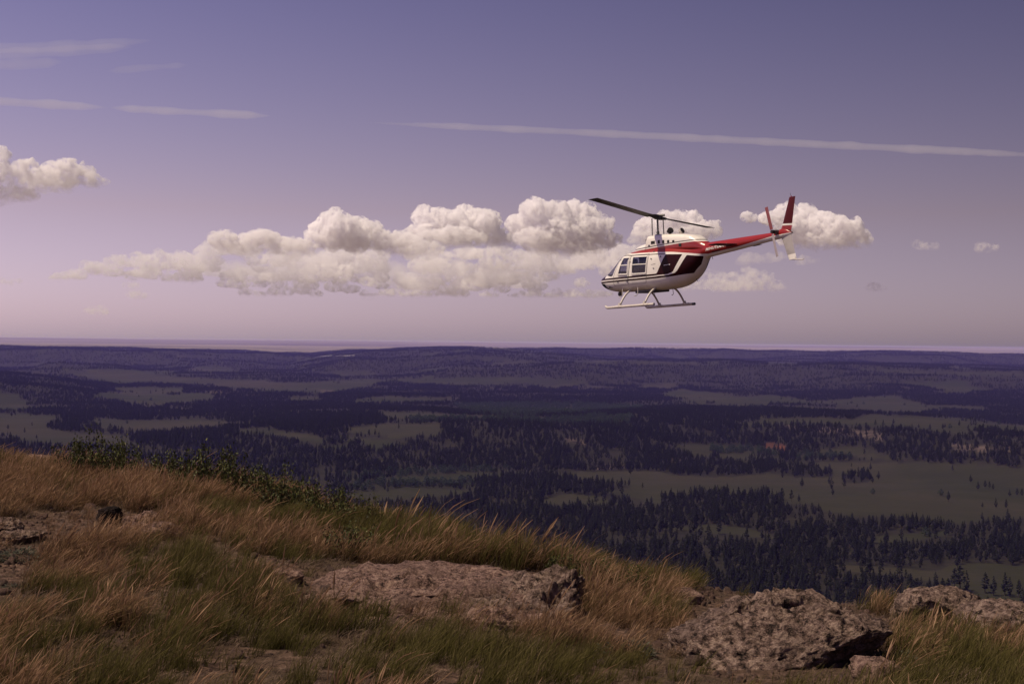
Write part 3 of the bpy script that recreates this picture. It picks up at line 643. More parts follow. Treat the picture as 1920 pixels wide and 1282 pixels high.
# X, zbot, ztop, zmid, halfwidth, n_low, n_up
HULL = [(0.00, 1.00, 1.07, 1.035, 0.02, 2, 2), (0.06, 0.915, 1.115, 1.03, 0.14, 2.0, 2.0), (0.16, 0.83, 1.155, 1.02, 0.23, 2.0, 2.0), (0.35, 0.735, 1.20, 1.01, 0.34, 2.1, 2.1), (0.6, 0.665, 1.265, 1.00, 0.44, 2.2, 2.1),
        (0.85, 0.62, 1.41, 1.00, 0.52, 2.4, 2.1), (1.1, 0.595, 1.57, 1.00, 0.575, 2.5, 2.2), (1.4, 0.58, 1.74, 1.02, 0.62, 2.6, 2.6), (1.7, 0.57, 1.86, 1.04, 0.645, 2.6, 3.2), (2.1, 0.56, 1.91, 1.06, 0.66, 2.7, 3.8), (2.6, 0.55, 1.925, 1.08, 0.668, 2.7, 4.0),
        (3.2, 0.545, 1.925, 1.08, 0.665, 2.6, 4.0), (3.7, 0.55, 1.925, 1.10, 0.645, 2.5, 3.8), (4.15, 0.60, 1.925, 1.14, 0.585, 2.4, 3.4), (4.5, 0.70, 1.925, 1.22, 0.51, 2.3, 3.0), (4.8, 0.84, 1.925, 1.34, 0.43, 2.2, 2.7), (5.02, 1.00, 1.925, 1.46, 0.355, 2.1, 2.4), (5.22, 1.24, 1.93, 1.60, 0.285, 2.0, 2.2), (5.36, 1.43, 1.93, 1.68, 0.24, 2.0, 2.1), (5.50, 1.50, 1.92, 1.70, 0.20, 2.0, 2.0)]
def hull_side(X, z):
    """port half-breadth of the hull at station X, height z"""
    r = table(HULL, np.atleast_1d(np.asarray(X, float))); z = np.atleast_1d(z); n = np.where(z > r[:, 3], r[:, 6], r[:, 5])
    q = np.clip(np.abs(z - r[:, 3]) / np.where(z > r[:, 3], r[:, 2] - r[:, 3], r[:, 3] - r[:, 1]), 0, 1)
    return r[:, 4] * np.maximum(1 - q ** n, 0) ** (1 / n)
RED_LINE = ([2.0, 2.24, 3.0, 3.56, 4.22, 4.79, 5.31, 5.6, 6.91, 8.32, 9.2], [1.86, 1.83, 1.80, 1.775, 1.725, 1.65, 1.575, 1.555, 1.672, 1.862, 1.93])
STRIPE = ([0.0, 0.25, 1.2, 2.6, 3.6, 4.0, 4.5], [1.02, 1.015, 0.995, 0.98, 0.98, 0.985, 1.0])
MAROON_A = [(3.99, 1.665), (4.66, 1.615), (4.29, 1.075), (4.05, 1.01), (3.3, 1.0), (3.3, 1.055), (3.58, 1.06), (3.63, 1.10)]
MAROON_B = [(4.83, 1.575), (5.36, 1.50), (5.20, 1.25), (4.93, 0.985), (4.3, 0.93), (3.6, 0.905), (3.3, 0.905), (3.3, 0.96), (4.1, 0.975), (4.36, 1.03), (4.46, 1.10)]
WSCREEN = [(0.50, 1.235), (1.14, 1.13), (1.24, 1.15), (1.66, 1.76), (1.64, 1.84), (1.50, 1.90), (0.9, 1.75)]
WINDOWS = {'front': [(1.58, 1.165), (2.10, 1.145), (2.18, 1.70), (1.83, 1.715)], 'rear': [(2.34, 1.13), (3.07, 1.11), (3.15, 1.665), (2.40, 1.70)]}
CHIN = [(0.10, 0.945), (0.42, 0.94), (0.60, 0.90), (0.80, 0.70), (0.74, 0.635), (0.40, 0.70)]
def paint_attrs(V):
    X, Z = V[:, 0], V[:, 2]; holes = sd_poly(X, Z, WSCREEN)
    for w in WINDOWS.values(): holes = np.maximum(holes, sd_poly(X, Z, w))
    return dict(px=X, redl=Z - np.interp(X, *RED_LINE), strp=Z - np.interp(X, *STRIPE), mar=np.maximum(sd_poly(X, Z, MAROON_A), sd_poly(X, Z, MAROON_B)), hole=holes)
WHITE, RED, MAROON, BLACKP = (0.90, 0.86, 0.77), (0.30, 0.020, 0.017), (0.026, 0.0045, 0.0055), (0.012, 0.008, 0.009)
def paint_material():
    t = NT("helicopter_paint"); A = lambda n: t.attr(n).outputs['Fac']; gt = lambda a, b: t.math('GREATER_THAN', a, b); lt = lambda a, b: t.math('LESS_THAN', a, b); mul = lambda a, b: t.math('MULTIPLY', a, b); mx = lambda a, b: t.math('MAXIMUM', a, b)
    X, redl, strp, mar, hole = A("px"), A("redl"), A("strp"), A("mar"), A("hole")
    dirt = t.noise(2.2, 5, 0.65, t.obj_co()); fine = t.noise(30, 3, 0.6, t.obj_co())
    white = t.mix(t.ramp(dirt.outputs[0], [(0.35, (0, 0, 0)), (0.75, (0.35, 0.35, 0.35))]), WHITE, (0.50, 0.45, 0.40))
    red = mul(gt(redl, 0.0), gt(X, 2.0))
    thin = mul(mul(gt(redl, -0.085), lt(redl, -0.055)), mul(gt(X, 1.45), lt(X, 3.95)))
    s1 = mul(mul(gt(strp, 0.018), lt(strp, 0.078)), lt(X, 3.45)); s2 = mul(mul(gt(strp, -0.075), lt(strp, -0.018)), lt(X, 3.45))
    nose = mul(gt(strp, 0.018), lt(X, 0.62))
    m = mx(mx(mx(s1, s2), mx(nose, thin)), gt(mar, 0.0))
    c = t.mix(red, white, RED); c = t.mix(m, c, MAROON)
    r = t.math('MULTIPLY_ADD', fine.outputs[0], 0.15, 0.22)
    t.bsdf(c, r, spec=t.math('MULTIPLY_ADD', m, -0.32, 0.45), alpha=lt(hole, 0.0)); return t.m
M_PAINT = paint_material()
M_WHITE = plain("white_paint", WHITE, 0.35, var=0.12, coat=0.2); M_RED = plain("red_paint", RED, 0.3, var=0.1, coat=0.3); M_MAROON = plain("maroon_paint", MAROON, 0.3, var=0.1, spec=0.2); M_BLACK = plain("black_paint", BLACKP, 0.45)
M_GREYW = plain("grey_white_paint", (0.46, 0.43, 0.41), 0.45, var=0.2); M_METAL = plain("dark_steel", (0.09, 0.085, 0.085), 0.4, metal=0.6, var=0.3); M_BLADE = plain("rotor_blade_paint", (0.030, 0.026, 0.030), 0.5, var=0.25)  # M_GREYW: grey-white tone for sills, lower fin and one stack
M_TUBE = plain("skid_tube_paint", (0.60, 0.55, 0.48), 0.4, var=0.25, scale=14); M_INT = plain("cabin_lining", (0.035, 0.032, 0.032), 0.9, var=0.3); M_SEAT = plain("seat_fabric", (0.05, 0.04, 0.04), 0.95, var=0.3); M_SOOT = plain("sooty_exhaust", (0.014, 0.012, 0.012), 0.8, var=0.4)
def glass_material(name, tint, mixf):
    t = NT(name); tr = t.n.new("ShaderNodeBsdfTransparent"); tr.inputs[0].default_value = (*tint, 1); gl = t.n.new("ShaderNodeBsdfGlossy"); gl.inputs['Roughness'].default_value = 0.03; gl.inputs[0].default_value = (0.9, 0.9, 0.95, 1)
    n = t.noise(3.0, 3, 0.5, t.obj_co()); m = t.n.new("ShaderNodeMixShader"); t.l(t.math('MULTIPLY_ADD', n.outputs[0], 0.03, mixf), m.inputs[0]); t.l(tr.outputs[0], m.inputs[1]); t.l(gl.outputs[0], m.inputs[2]); t.l(m.outputs[0], t.out.inputs['Surface']); return t.m
M_GLASS = glass_material("window_glass", (0.58, 0.57, 0.66), 0.03); M_CHIN = glass_material("dark_chin_glass", (0.12, 0.14, 0.18), 0.22)

xs = np.unique(np.concatenate([np.linspace(0, 0.5, 40) ** 1.0, np.linspace(0.5, 5.50, 190)]))
hs = table(HULL, xs); NA = 144
hv = loft(hs, NA); hf = grid_faces(len(xs), NA, wrap=True)
body = hp("fuselage", hv, hf, M_PAINT, attrs=paint_attrs(hv))
# dark lining inside, cut by the same openings
hs2 = hs[(xs > 0.35) & (xs < 3.6)].copy(); hs2[:, 1] += 0.045; hs2[:, 2] -= 0.045; hs2[:, 4] -= 0.04
iv = loft(hs2, NA); t = NT("lining_cut"); t.bsdf((0.03, 0.028, 0.028), 0.9, alpha=t.math('LESS_THAN', t.attr("hole").outputs['Fac'], -0.0)); 
hp("cabin_lining", iv, grid_faces(len(hs2), NA, wrap=True), t.m, body, attrs=dict(hole=paint_attrs(iv)['hole']))
hbox("cabin_floor", (0.9, -0.5, 0.74), (3.4, 0.5, 0.80), M_INT, body)
hbox("bulkhead", (3.36, -0.56, 0.78), (3.42, 0.56, 1.82), M_INT, body)
hbox("instrument_panel", (0.98, -0.22, 0.84), (1.16, 0.22, 1.32), M_INT, body, bevel=0.03)
def seat(x, y, w):
    s = hbox("seat", (x, y - w, 0.82), (x + 0.46, y + w, 1.06), M_SEAT, body, bevel=0.05)
    hbox("seat_back", (x + 0.42, y - w, 1.02), (x + 0.54, y + w, 1.50), M_SEAT, body, bevel=0.04)
seat(1.62, 0.30, 0.24); seat(1.62, -0.30, 0.24); seat(2.80, 0.0, 0.54)
hbox("control_tunnel", (2.12, -0.13, 0.80), (2.34, 0.13, 1.84), M_INT, body, bevel=0.02)
for y_ in (0.34, -0.34): hbox("headrest", (2.08, y_ - 0.13, 1.44), (2.17, y_ + 0.13, 1.66), M_SEAT, body, bevel=0.04)
for y_ in (0.36, 0.0, -0.36): hbox("headrest", (3.26, y_ - 0.13, 1.44), (3.35, y_ + 0.13, 1.64), M_SEAT, body, bevel=0.04)
for y_ in (1, -1): hbox("door_panel", (1.45, y_ * 0.56 - 0.02, 0.80), (3.1, y_ * 0.56 + 0.02, 1.20 if y_ > 0 else 1.34), M_INT, body)

# window panes and frames follow the hull side
def side_patch(poly4, off, nx=10, nz=10, sgn=1):
    a, b, c, d = [np.array(p) for p in poly4]; s, t_ = np.meshgrid(np.linspace(0, 1, nx), np.linspace(0, 1, nz), indexing='ij'); s, t_ = s.ravel()[:, None], t_.ravel()[:, None]
    q = (a * (1 - s) + b * s) * (1 - t_) + (d * (1 - s) + c * s) * t_
    return np.stack([q[:, 0], sgn * (hull_side(q[:, 0], q[:, 1]) + off), q[:, 1]], -1), grid_faces(nx, nz)
def thick(V, F, axis=1, th=0.012):
    """give a sheet real thickness"""
    n = len(V); V2 = V.copy(); V2[:, axis] -= np.sign(V[:, axis] + 1e-9) * th
    return np.concatenate([V, V2]), np.concatenate([F, F[:, ::-1] + n])
def strip_line(p, q, width, off, sgn=1, n=16, curve=None):
    """thin raised bar on the hull side from p to q"""
    p, q = np.array(p), np.array(q); d = (q - p) / np.linalg.norm(q - p); nrm = np.array([-d[1], d[0]]) * width / 2; s = np.linspace(0, 1, n)[:, None]; mid = p + (q - p) * s; V = []
    for k, (w, o) in enumerate(((1, -0.01), (1, off), (-1, off), (-1, -0.01))):
        e = mid + nrm * w; V.append(np.stack([e[:, 0], sgn * (hull_side(e[:, 0], e[:, 1]) + o), e[:, 1]], -1))
    V = np.stack(V, 1).reshape(-1, 3); return V, grid_faces(n, 4, wrap=True)
M_GAP = plain("panel_gap", (0.05, 0.042, 0.04), 0.8)
for sgn, side in ((1, "port"), (-1, "starboard")):
    for nm, p4 in WINDOWS.items():
        V, F = side_patch(p4, 0.004, sgn=sgn); V, F = thick(V, F, th=0.008); w = hp("window", V, F, M_GLASS, body)
        P = [np.array(p) for p in p4]
        for i in range(4):
            V, F = strip_line(P[i], P[(i + 1) % 4], 0.035, 0.012, sgn); hp("frame", V, F, M_WHITE, w)
        l, r = P[0] * 0.46 + P[3] * 0.54, P[1] * 0.46 + P[2] * 0.54; V, F = strip_line(l, r, 0.034, 0.013, sgn); hp("glazing_bar", V, F, M_WHITE, w)
        V, F = strip_line(P[0] + (0.02, -0.035), P[1] + (0, -0.035), 0.02, 0.02, sgn); hp("sill", V, F, M_GREYW, w)
    # doors: seam lines, handles, hinges
    for nm, pts in (("front_door", [(1.30, 1.10), (1.72, 1.80), (2.26, 1.77), (2.20, 1.30), (2.08, 0.80), (1.30, 0.80)]), ("rear_door", [(2.10, 0.80), (2.22, 1.30), (2.28, 1.77), (3.22, 1.74), (3.10, 1.02), (3.02, 0.80)])):
        seg = [strip_line(pts[i], pts[(i + 1) % len(pts)], 0.010, 0.0035, sgn) for i in range(len(pts))]; off = 0; VV, FF = [], []
        for V, F in seg: VV.append(V); FF.append(F + off); off += len(V)
        dr = hp("door", np.concatenate(VV), np.concatenate(FF), M_GAP, body)
        hx = pts[0][0] + (0.66 if nm == "front_door" else 0.80); V, F = strip_line((hx, 1.055), (hx + 0.12, 1.05), 0.022, 0.02, sgn, 4); hp("door_handle", V, F, M_METAL, dr)
        for hz_ in (0.92, 1.66): V, F = strip_line((pts[1][0] - 0.2 + 0.1 * (hz_ > 1.2), hz_), (pts[1][0] - 0.13 + 0.1 * (hz_ > 1.2), hz_), 0.03, 0.014, sgn, 4); hp("hinge", V, F, M_METAL, dr)
    for (lx, lz) in ((3.32, 1.58), (3.76, 1.62), (3.44, 1.26), (2.24, 1.56)):
        V, F = strip_line((lx, lz), (lx + 0.05, lz - 0.03), 0.035, 0.012, sgn, 4); hp("latch", V, F, M_METAL, body)
    V, F = strip_line((3.34, 1.37), (3.56, 1.385), 0.008, 0.004, sgn, 4); hp("panel_seam", V, F, M_GAP, body)
    for i in range(5): V, F = strip_line((3.93 + 0.055 * i, 1.305 + 0.008 * (i % 2)), (3.97 + 0.055 * i, 1.31 + 0.004 * i), 0.024, 0.004, sgn, 3); hp("marking", V, F, M_WHITE, body)
    V, F = side_patch([CHIN[5], CHIN[4], CHIN[2], CHIN[0]], 0.005, 12, 12, sgn); hp("chin_window", V, F, M_CHIN, body)
# windscreen
m = (xs > 0.45) & (xs < 1.75); hw_ = hs[m].copy(); hw_[:, 2] += 0.004; hw_[:, 4] += 0.004; wv = loft(hw_, NA); wf = grid_faces(int(m.sum()), NA, wrap=True)
keep = (sd_poly(wv[:, 0], wv[:, 2], WSCREEN) > -0.02)[wf].all(1)
used = np.unique(wf[keep]); remap = -np.ones(len(wv), int); remap[used] = np.arange(len(used)); ws_ = hp("windscreen", wv[used], remap[wf[keep]], M_GLASS, body)
htube("centre_post", [(0.62, 0, 1.285), (1.0, 0, 1.515), (1.4, 0, 1.75), (1.66, 0, 1.85)], 0.02, M_WHITE, ws_, 6)

# engine cowling with the stepped transmission fairing
COWL = [(2.00, 1.80, 1.925, 1.86, 0.16, 2, 2), (2.10, 1.80, 2.00, 1.88, 0.29, 2.2, 2.2), (2.25, 1.79, 2.08, 1.90, 0.375, 2.4, 2.4), (2.45, 1.78, 2.12, 1.90, 0.42, 2.6, 2.8), (2.76, 1.76, 2.145, 1.90, 0.44, 2.6, 3.2), (2.83, 1.76, 2.15, 1.90, 0.445, 2.6, 3.4), (2.86, 1.76, 2.33, 1.90, 0.43, 2.6, 5.5), (2.90, 1.76, 2.37, 1.90, 0.43, 2.6, 6.0), (3.3, 1.74, 2.38, 1.90, 0.435, 2.6, 5.5),
        (3.9, 1.72, 2.355, 1.88, 0.435, 2.6, 5.0), (4.5, 1.70, 2.305, 1.86, 0.41, 2.6, 4.4), (4.9, 1.68, 2.235, 1.84, 0.365, 2.5, 3.6), (5.12, 1.66, 2.13, 1.82, 0.31, 2.3, 2.8), (5.3, 1.62, 2.01, 1.78, 0.255, 2.1, 2.2), (5.45, 1.58, 1.945, 1.74, 0.225, 2, 2)]
cx = np.unique(np.concatenate([np.linspace(2.0, 2.76, 30), np.linspace(2.76, 2.96, 22), np.linspace(2.96, 5.45, 70)])); cs_ = table(COWL, cx); cs_[:, 2] = np.interp(cx, [r[0] for r in COWL], [r[2] for r in COWL]); cs_[:, 6] = np.interp(cx, [r[0] for r in COWL], [r[6] for r in COWL]); cv = loft(cs_, 96)
BLK = ([2.0, 2.16, 2.5, 3.42, 4.4, 5.1, 5.36, 5.6], [1.90, 1.945, 1.965, 2.0, 2.035, 2.05, 2.04, 2.03])
t = NT("cowling_paint"); cl = t.attr("cowl").outputs['Fac']; dirt = t.noise(2.5, 5, 0.65, t.obj_co()); wc = t.mix(t.ramp(dirt.outputs[0], [(0.4, (0, 0, 0)), (0.8, (0.3, 0.3, 0.3))]), WHITE, (0.5, 0.45, 0.4))
gt = lambda a, b: t.math('GREATER_THAN', a, b); c = t.mix(gt(cl, -0.055), RED, wc); c = t.mix(t.math('MULTIPLY', gt(cl, -0.012), t.math('LESS_THAN', cl, 0.016)), c, BLACKP); t.bsdf(c, 0.28, coat=0.3); 
cowl = hp("engine_cowling", cv, grid_faces(len(cx), 96, wrap=True), t.m, attrs=dict(cowl=cv[:, 2] - np.interp(cv[:, 0], *BLK)), autosmooth=50)
def cowl_side(X, z):
    r = cs_[np.argmin(np.abs(cx - X))]; n = r[6] if z > r[3] else r[5]; q = min(1, abs(z - r[3]) / ((r[2] - r[3]) if z > r[3] else (r[3] - r[1]))); return r[4] * max(1 - q ** n, 0) ** (1 / n)
for sgn in (1, -1):
    for (X, z, w, h_) in ((3.22, 2.12, 0.20, 0.10), (3.52, 2.115, 0.11, 0.12), (3.74, 2.10, 0.10, 0.11), (3.98, 2.09, 0.10, 0.09), (4.22, 2.07, 0.10, 0.08), (3.02, 2.03, 0.09, 0.05), (4.52, 1.93, 0.12, 0.10)):
        V = [(X + a * w / 2, sgn * (cowl_side(X, z + b * h_ / 2) + o), z + b * h_ / 2) for o in (0.006, -0.02) for a, b in ((-1, -1), (1, -1), (1, 1), (-1, 1))]
        hp("vent_grille", V, [(0, 1, 2, 3), (7, 6, 5, 4), (0, 4, 5, 1), (1, 5, 6, 2), (2, 6, 7, 3), (3, 7, 4, 0)], M_SOOT if X > 3.1 else M_METAL, cowl, False)
    # exhaust stack: curved soot-black pipe
    st = htube("exhaust_stack", [(3.80, sgn * 0.20, 2.20), (3.80, sgn * 0.215, 2.33), (3.84, sgn * 0.235, 2.42), (3.93, sgn * 0.255, 2.47)], [0.085, 0.088, 0.095, 0.105], M_SOOT if sgn > 0 else M_GREYW, cowl, 14)
    htube("exhaust_mouth", [(3.90, sgn * 0.249, 2.455), (3.945, sgn * 0.257, 2.478)], [0.088, 0.092], M_SOOT, st, 14)
    hbox("intake", (2.80, sgn * 0.30 - 0.09, 2.165), (2.86, sgn * 0.30 + 0.09, 2.27), M_SOOT, cowl, bevel=0.015)

# tail boom, stabiliser, fins
bx = np.linspace(5.24, 8.78, 70); bt = (bx - 5.4) / 3.4; zt_ = 1.935 + 0.06 * np.clip(bt, 0, 1); zb_ = np.interp(bx, [5.24, 5.6, 7.0, 8.78], [1.43, 1.47, 1.605, 1.79]); rad = np.interp(bx, [5.24, 5.6, 8.78], [0.245, 0.235, 0.10])
bv = loft(np.stack([bx, zb_, zt_, (zb_ + zt_) / 2, rad, 0 * bx + 2, 0 * bx + 2.1], -1), 40)
boom = hp("tail_boom", bv, capped(bv, grid_faces(len(bx), 40, wrap=True), 40), M_PAINT, attrs=paint_attrs(bv), autosmooth=60)
def boom_side(X, z): 
    zt1, zb1, r = np.interp(X, bx, zt_), np.interp(X, bx, zb_), np.interp(X, bx, rad); q = np.clip(abs(z - (zt1 + zb1) / 2) / ((zt1 - zb1) / 2), 0, 1); return r * math.sqrt(max(1 - q * q, 0))
def airfoil_slab(name, root, tip, th, mat, parent=None, n=14, taper=0.8):
    """root/tip: (leading edge point, trailing edge point) in body space; thickness along th vector"""
    (a, b), (c, d) = [[np.array(p, float) for p in e] for e in (root, tip)]; th = np.array(th, float); V = []
    s = np.concatenate([np.linspace(0, 1, n), np.linspace(1, 0, n)[1:-1]]); w = np.sqrt(np.clip(s, 0, 1)) * (1 - s) * 1.9 * 0.5 + 0.03 * (s < 1) ; w = np.clip(w, 0.04, None); sg = np.r_[np.ones(n), -np.ones(n - 2)]
    for f, (le, te) in ((0, (a, b)), (0.5, ((a + c) / 2, (b + d) / 2)), (0.97, (a * .03 + c * .97, b * .03 + d * .97)), (1, (c, d))):
        k = (1 + (taper - 1) * f) * (0.4 if f == 1 else 1)
        V += [le + (te - le) * s_ + th * w_ * g * k for s_, w_, g in zip(s, w, sg)]
    m_ = len(s); return hp(name, np.array(V), capped(V, grid_faces(4, m_, wrap=True), m_), mat, parent, autosmooth=35)
stz = 1.745
for sgn in (1, -1): airfoil_slab("stabilizer", ((6.42, sgn * 0.14, stz), (6.90, sgn * 0.14, stz + 0.02)), ((6.44, sgn * 0.985, stz), (6.86, sgn * 0.985, stz + 0.02)), (0, 0, 0.055), M_MAROON)
# tail cone and gearbox fairing
tc = table([(8.5, 1.79, 2.00, 1.89, 0.10, 2, 2), (8.62, 1.80, 2.055, 1.90, 0.105, 2, 2), (8.75, 1.80, 2.075, 1.90, 0.10, 2, 2), (8.9, 1.82, 2.05, 1.905, 0.08, 2, 2), (9.0, 1.85, 1.99, 1.91, 0.055, 2, 2), (9.08, 1.885, 1.94, 1.915, 0.022, 2, 2)], np.linspace(8.5, 9.08, 26)); tv = loft(tc, 28)
tcone = hp("tail_cone", tv, capped(tv, grid_faces(26, 28, wrap=True), 28), M_PAINT, attrs=paint_attrs(tv))
htube("tail_light", [(9.06, 0, 1.915), (9.12, 0, 1.915)], [0.024, 0.012], M_SOOT, tcone, 8)
FT, FB = 2.985, 1.98
def fin_pt(f, te): return (8.64 + 0.42 * f + te * (0.43 - 0.19 * f), 0.03, FB + (FT - FB) * f - te * 0.02 * (1 - f))
fins = airfoil_slab("upper_fin", ((8.66, 0.03, 2.0), (9.08, 0.03, 1.97)), ((9.055, 0.03, 2.985), (9.30, 0.03, 2.99)), (0, 0.05, 0), plain("fin_dark_red_paint", (0.085, 0.008, 0.009), 0.35, spec=0.25))
def fin_band(name, f0, f1, mat, grow):
    a, b = np.array([8.66, 0.03, 2.0]), np.array([9.08, 0.03, 1.97]); c, d = np.array([9.055, 0.03, 2.985]), np.array([9.30, 0.03, 2.99])
    le0, te0, le1, te1 = a + (c - a) * f0, b + (d - b) * f0, a + (c - a) * f1, b + (d - b) * f1; g = np.array([grow, 0, 0])
    airfoil_slab(name, (le0 - g, te0 + g), (le1 - g, te1 + g), (0, 0.05 + grow * 1.4, 0), mat, fins, taper=1.0)
fin_band("fin_root", 0.02, 0.155, M_RED, 0.003); fin_band("white_band", 0.16, 0.215, M_WHITE, 0.004)
htube("beacon", [(9.13, 0.03, 2.98), (9.13, 0.03, 3.02)], [0.018, 0.012], M_RED, fins, 8); htube("antenna", [(9.12, 0.03, 2.98), (9.10, 0.03, 3.10)], 0.006, M_METAL, fins, 5)
lf = airfoil_slab("lower_fin", ((8.66, 0.03, 1.83), (9.06, 0.03, 1.86)), ((8.955, 0.03, 1.09), (9.25, 0.03, 1.125)), (0, 0.05, 0), M_GREYW)
airfoil_slab("fin_tip", ((8.893, 0.03, 1.245), (9.217, 0.03, 1.278)), ((8.957, 0.03, 1.085), (9.257, 0.03, 1.12)), (0, 0.057, 0), M_WHITE, lf, taper=1.0)
htube("tail_skid", [(9.05, 0.03, 1.11), (9.28, 0.03, 1.09), (9.5, 0.03, 1.065), (9.56, 0.03, 1.10)], [0.018, 0.016, 0.014, 0.008], M_TUBE, None, 8)
# tail rotor on the port side
gb = htube("tail_gearbox", [(8.56, 0.05, 1.965), (8.56, 0.26, 1.975)], [0.075, 0.055], M_METAL, None, 12)
trr = htube("tail_rotor_hub", [(8.56, 0.24, 1.975), (8.56, 0.34, 1.98)], [0.06, 0.05], M_SOOT, None, 12)
ta = math.radians(104)
for k in (0, 1):
    d = np.array([math.cos(ta + math.pi * k), 0.02, math.sin(ta + math.pi * k)]); ch = np.array([-d[2], 0.18, d[0]]) * 0.055; c0 = np.array([8.56, 0.31, 1.978])
    airfoil_slab("tail_rotor_blade", (c0 + d * 0.07 - ch, c0 + d * 0.07 + ch), (c0 + d * 0.79 - ch, c0 + d * 0.79 + ch), (0, 0.02, 0), plain("tail_blade_paint", (0.26, 0.07, 0.07) if k == 0 else (0.42, 0.36, 0.36), 0.4), trr)

# main rotor: mast, swashplate, pitch links, hub, two blades at rest
MX = 3.0
mast = htube("rotor_mast", [(MX, 0, 2.30), (MX, 0, 2.42), (MX, 0, 2.98)], [0.045, 0.032, 0.032], M_METAL, None, 12)
htube("swashplate", [(MX, 0, 2.40), (MX, 0, 2.43)], [0.09, 0.09], M_METAL, mast, 20); htube("mast_collar", [(MX, 0, 2.46), (MX, 0, 2.52)], [0.06, 0.045], M_METAL, mast, 14)
hubw = heli.matrix_world; ivw = np.array(hubw.inverted().to_3x3()); bd = ivw @ np.array([-math.sin(math.radians(28)), -math.cos(math.radians(28)), 0.012]); bd = np.array([-bd[0], bd[1], bd[2]]); bd /= np.linalg.norm(bd)
bc = np.cross((0, 0, 1.0), bd); bc /= np.linalg.norm(bc); hc = np.array([MX, 0, 3.0])
for s in (1, -1): htube("pitch_link", [(MX + bc[0] * 0.21 * s, bc[1] * 0.21 * s, 2.36), (MX + bc[0] * 0.20 * s, bc[1] * 0.20 * s, 2.97)], 0.017, M_METAL, mast, 8)
hub = htube("rotor_hub", [hc - (0, 0, 0.07), hc + (0, 0, 0.05), hc + (0, 0, 0.09)], [0.10, 0.11, 0.05], M_METAL, None, 14)
htube("yoke", [hc - bd * 0.52, hc - bd * 0.2, hc + bd * 0.2, hc + bd * 0.52], [0.055, 0.085, 0.085, 0.055], M_SOOT, hub, 10)
htube("flap_weight", [hc + (0, 0, 0.05) - bc * 0.26, hc + (0, 0, 0.06) + bc * 0.26], [0.04, 0.04], M_METAL, hub, 8)
for s in (1, -1):
    d = bd * s + np.array([0, 0, 0.018]); d /= np.linalg.norm(d); cw = bc * s; tw = np.array([0, 0, 0.03])
    hp_ = hc + d * 0.45
    airfoil_slab("main_rotor_blade", (hp_ - cw * 0.10 + tw * .3, hp_ + cw * 0.20 - tw), (hc + d * 5.08 - cw * 0.12 + tw * .2, hc + d * 5.08 + cw * 0.21 - tw * 0.6), (0, 0, 0.035), M_BLADE, hub)
    htube("blade_grip", [hc + d * 0.36, hc + d * 0.75], [0.06, 0.045], M_SOOT, hub, 8)

# landing gear
def skid(y):
    s = htube("skid", [(1.17, y, 0.11), (1.20, y, 0.085), (1.27, y, 0.05), (1.36, y, 0.045), (2.4, y, 0.045), (3.66, y, 0.045), (3.68, y, 0.045)], [0.03, 0.04, 0.045, 0.045, 0.045, 0.045, 0.03], M_TUBE, None, 12, label=None)
    for x0, x1 in ((1.75, 2.05), (3.1, 3.42)): htube("skid_shoe", [(x0, y, 0.05), (x1, y, 0.05)], 0.052, M_TUBE, s, 12)
    htube("end_cap", [(3.60, y, 0.045), (3.70, y, 0.045)], 0.047, M_METAL if y < 0 else M_TUBE, s, 12)
    return s
for y in (0.90, -0.90): skid(y)
for X in (1.921, 3.206):
    pts = []
    for k in range(25):
        f = k / 24 * 2 - 1; a = abs(f); yy = math.copysign(min(1, a * 1.02) ** 0.92 * 0.90, f); zz = 0.06 + 0.56 * (1 - max(0, (abs(yy) - 0.28) / 0.62) ** 2.1); pts.append((X + 0.06 * (1 - a), yy, zz))
    htube("cross_tube", pts, 0.034, M_TUBE, None, 10)
    for y in (0.9, -0.9): htube("saddle", [(X, y, 0.05), (X + 0.0, y * 0.985, 0.17)], [0.058, 0.045], M_TUBE, None, 10)
hbox("belly_fairing", (2.1, -0.34, 0.49), (3.1, 0.34, 0.58), M_METAL, None, bevel=0.03)
for X, y in ((1.66, 0.52), (2.52, 0.56)): htube("boarding_step", [(X, y - 0.06, 0.72), (X, y, 0.66), (X + 0.01, y + 0.03, 0.44), (X - 0.06, y + 0.03, 0.40), (X - 0.17, y + 0.03, 0.395)], 0.014, M_TUBE, None, 7)
ll = htube("landing_light", [(0.95, 0, 0.62), (0.92, 0, 0.56), (0.90, 0, 0.52), (0.885, 0, 0.49)], [0.05, 0.085, 0.085, 0.05], M_METAL, None, 14); htube("lens", [(0.86, 0, 0.52), (0.84, 0, 0.515)], [0.06, 0.05], M_CHIN, ll, 12)
htube("antenna", [(3.75, 0.1, 0.56), (3.77, 0.1, 0.36), (3.70, 0.1, 0.345)], [0.010, 0.010, 0.02], M_METAL, None, 6); htube("antenna", [(5.62, 0.05, 1.48), (5.66, 0.05, 1.38)], 0.008, M_METAL, None, 5); htube("antenna", [(4.9, 0.1, 0.80), (4.98, 0.1, 0.70)], 0.008, M_METAL, None, 5); htube("antenna", [(2.95, 0.2, 0.5), (2.95, 0.2, 0.40), (2.88, 0.2, 0.395)], 0.012, M_METAL, None, 6)
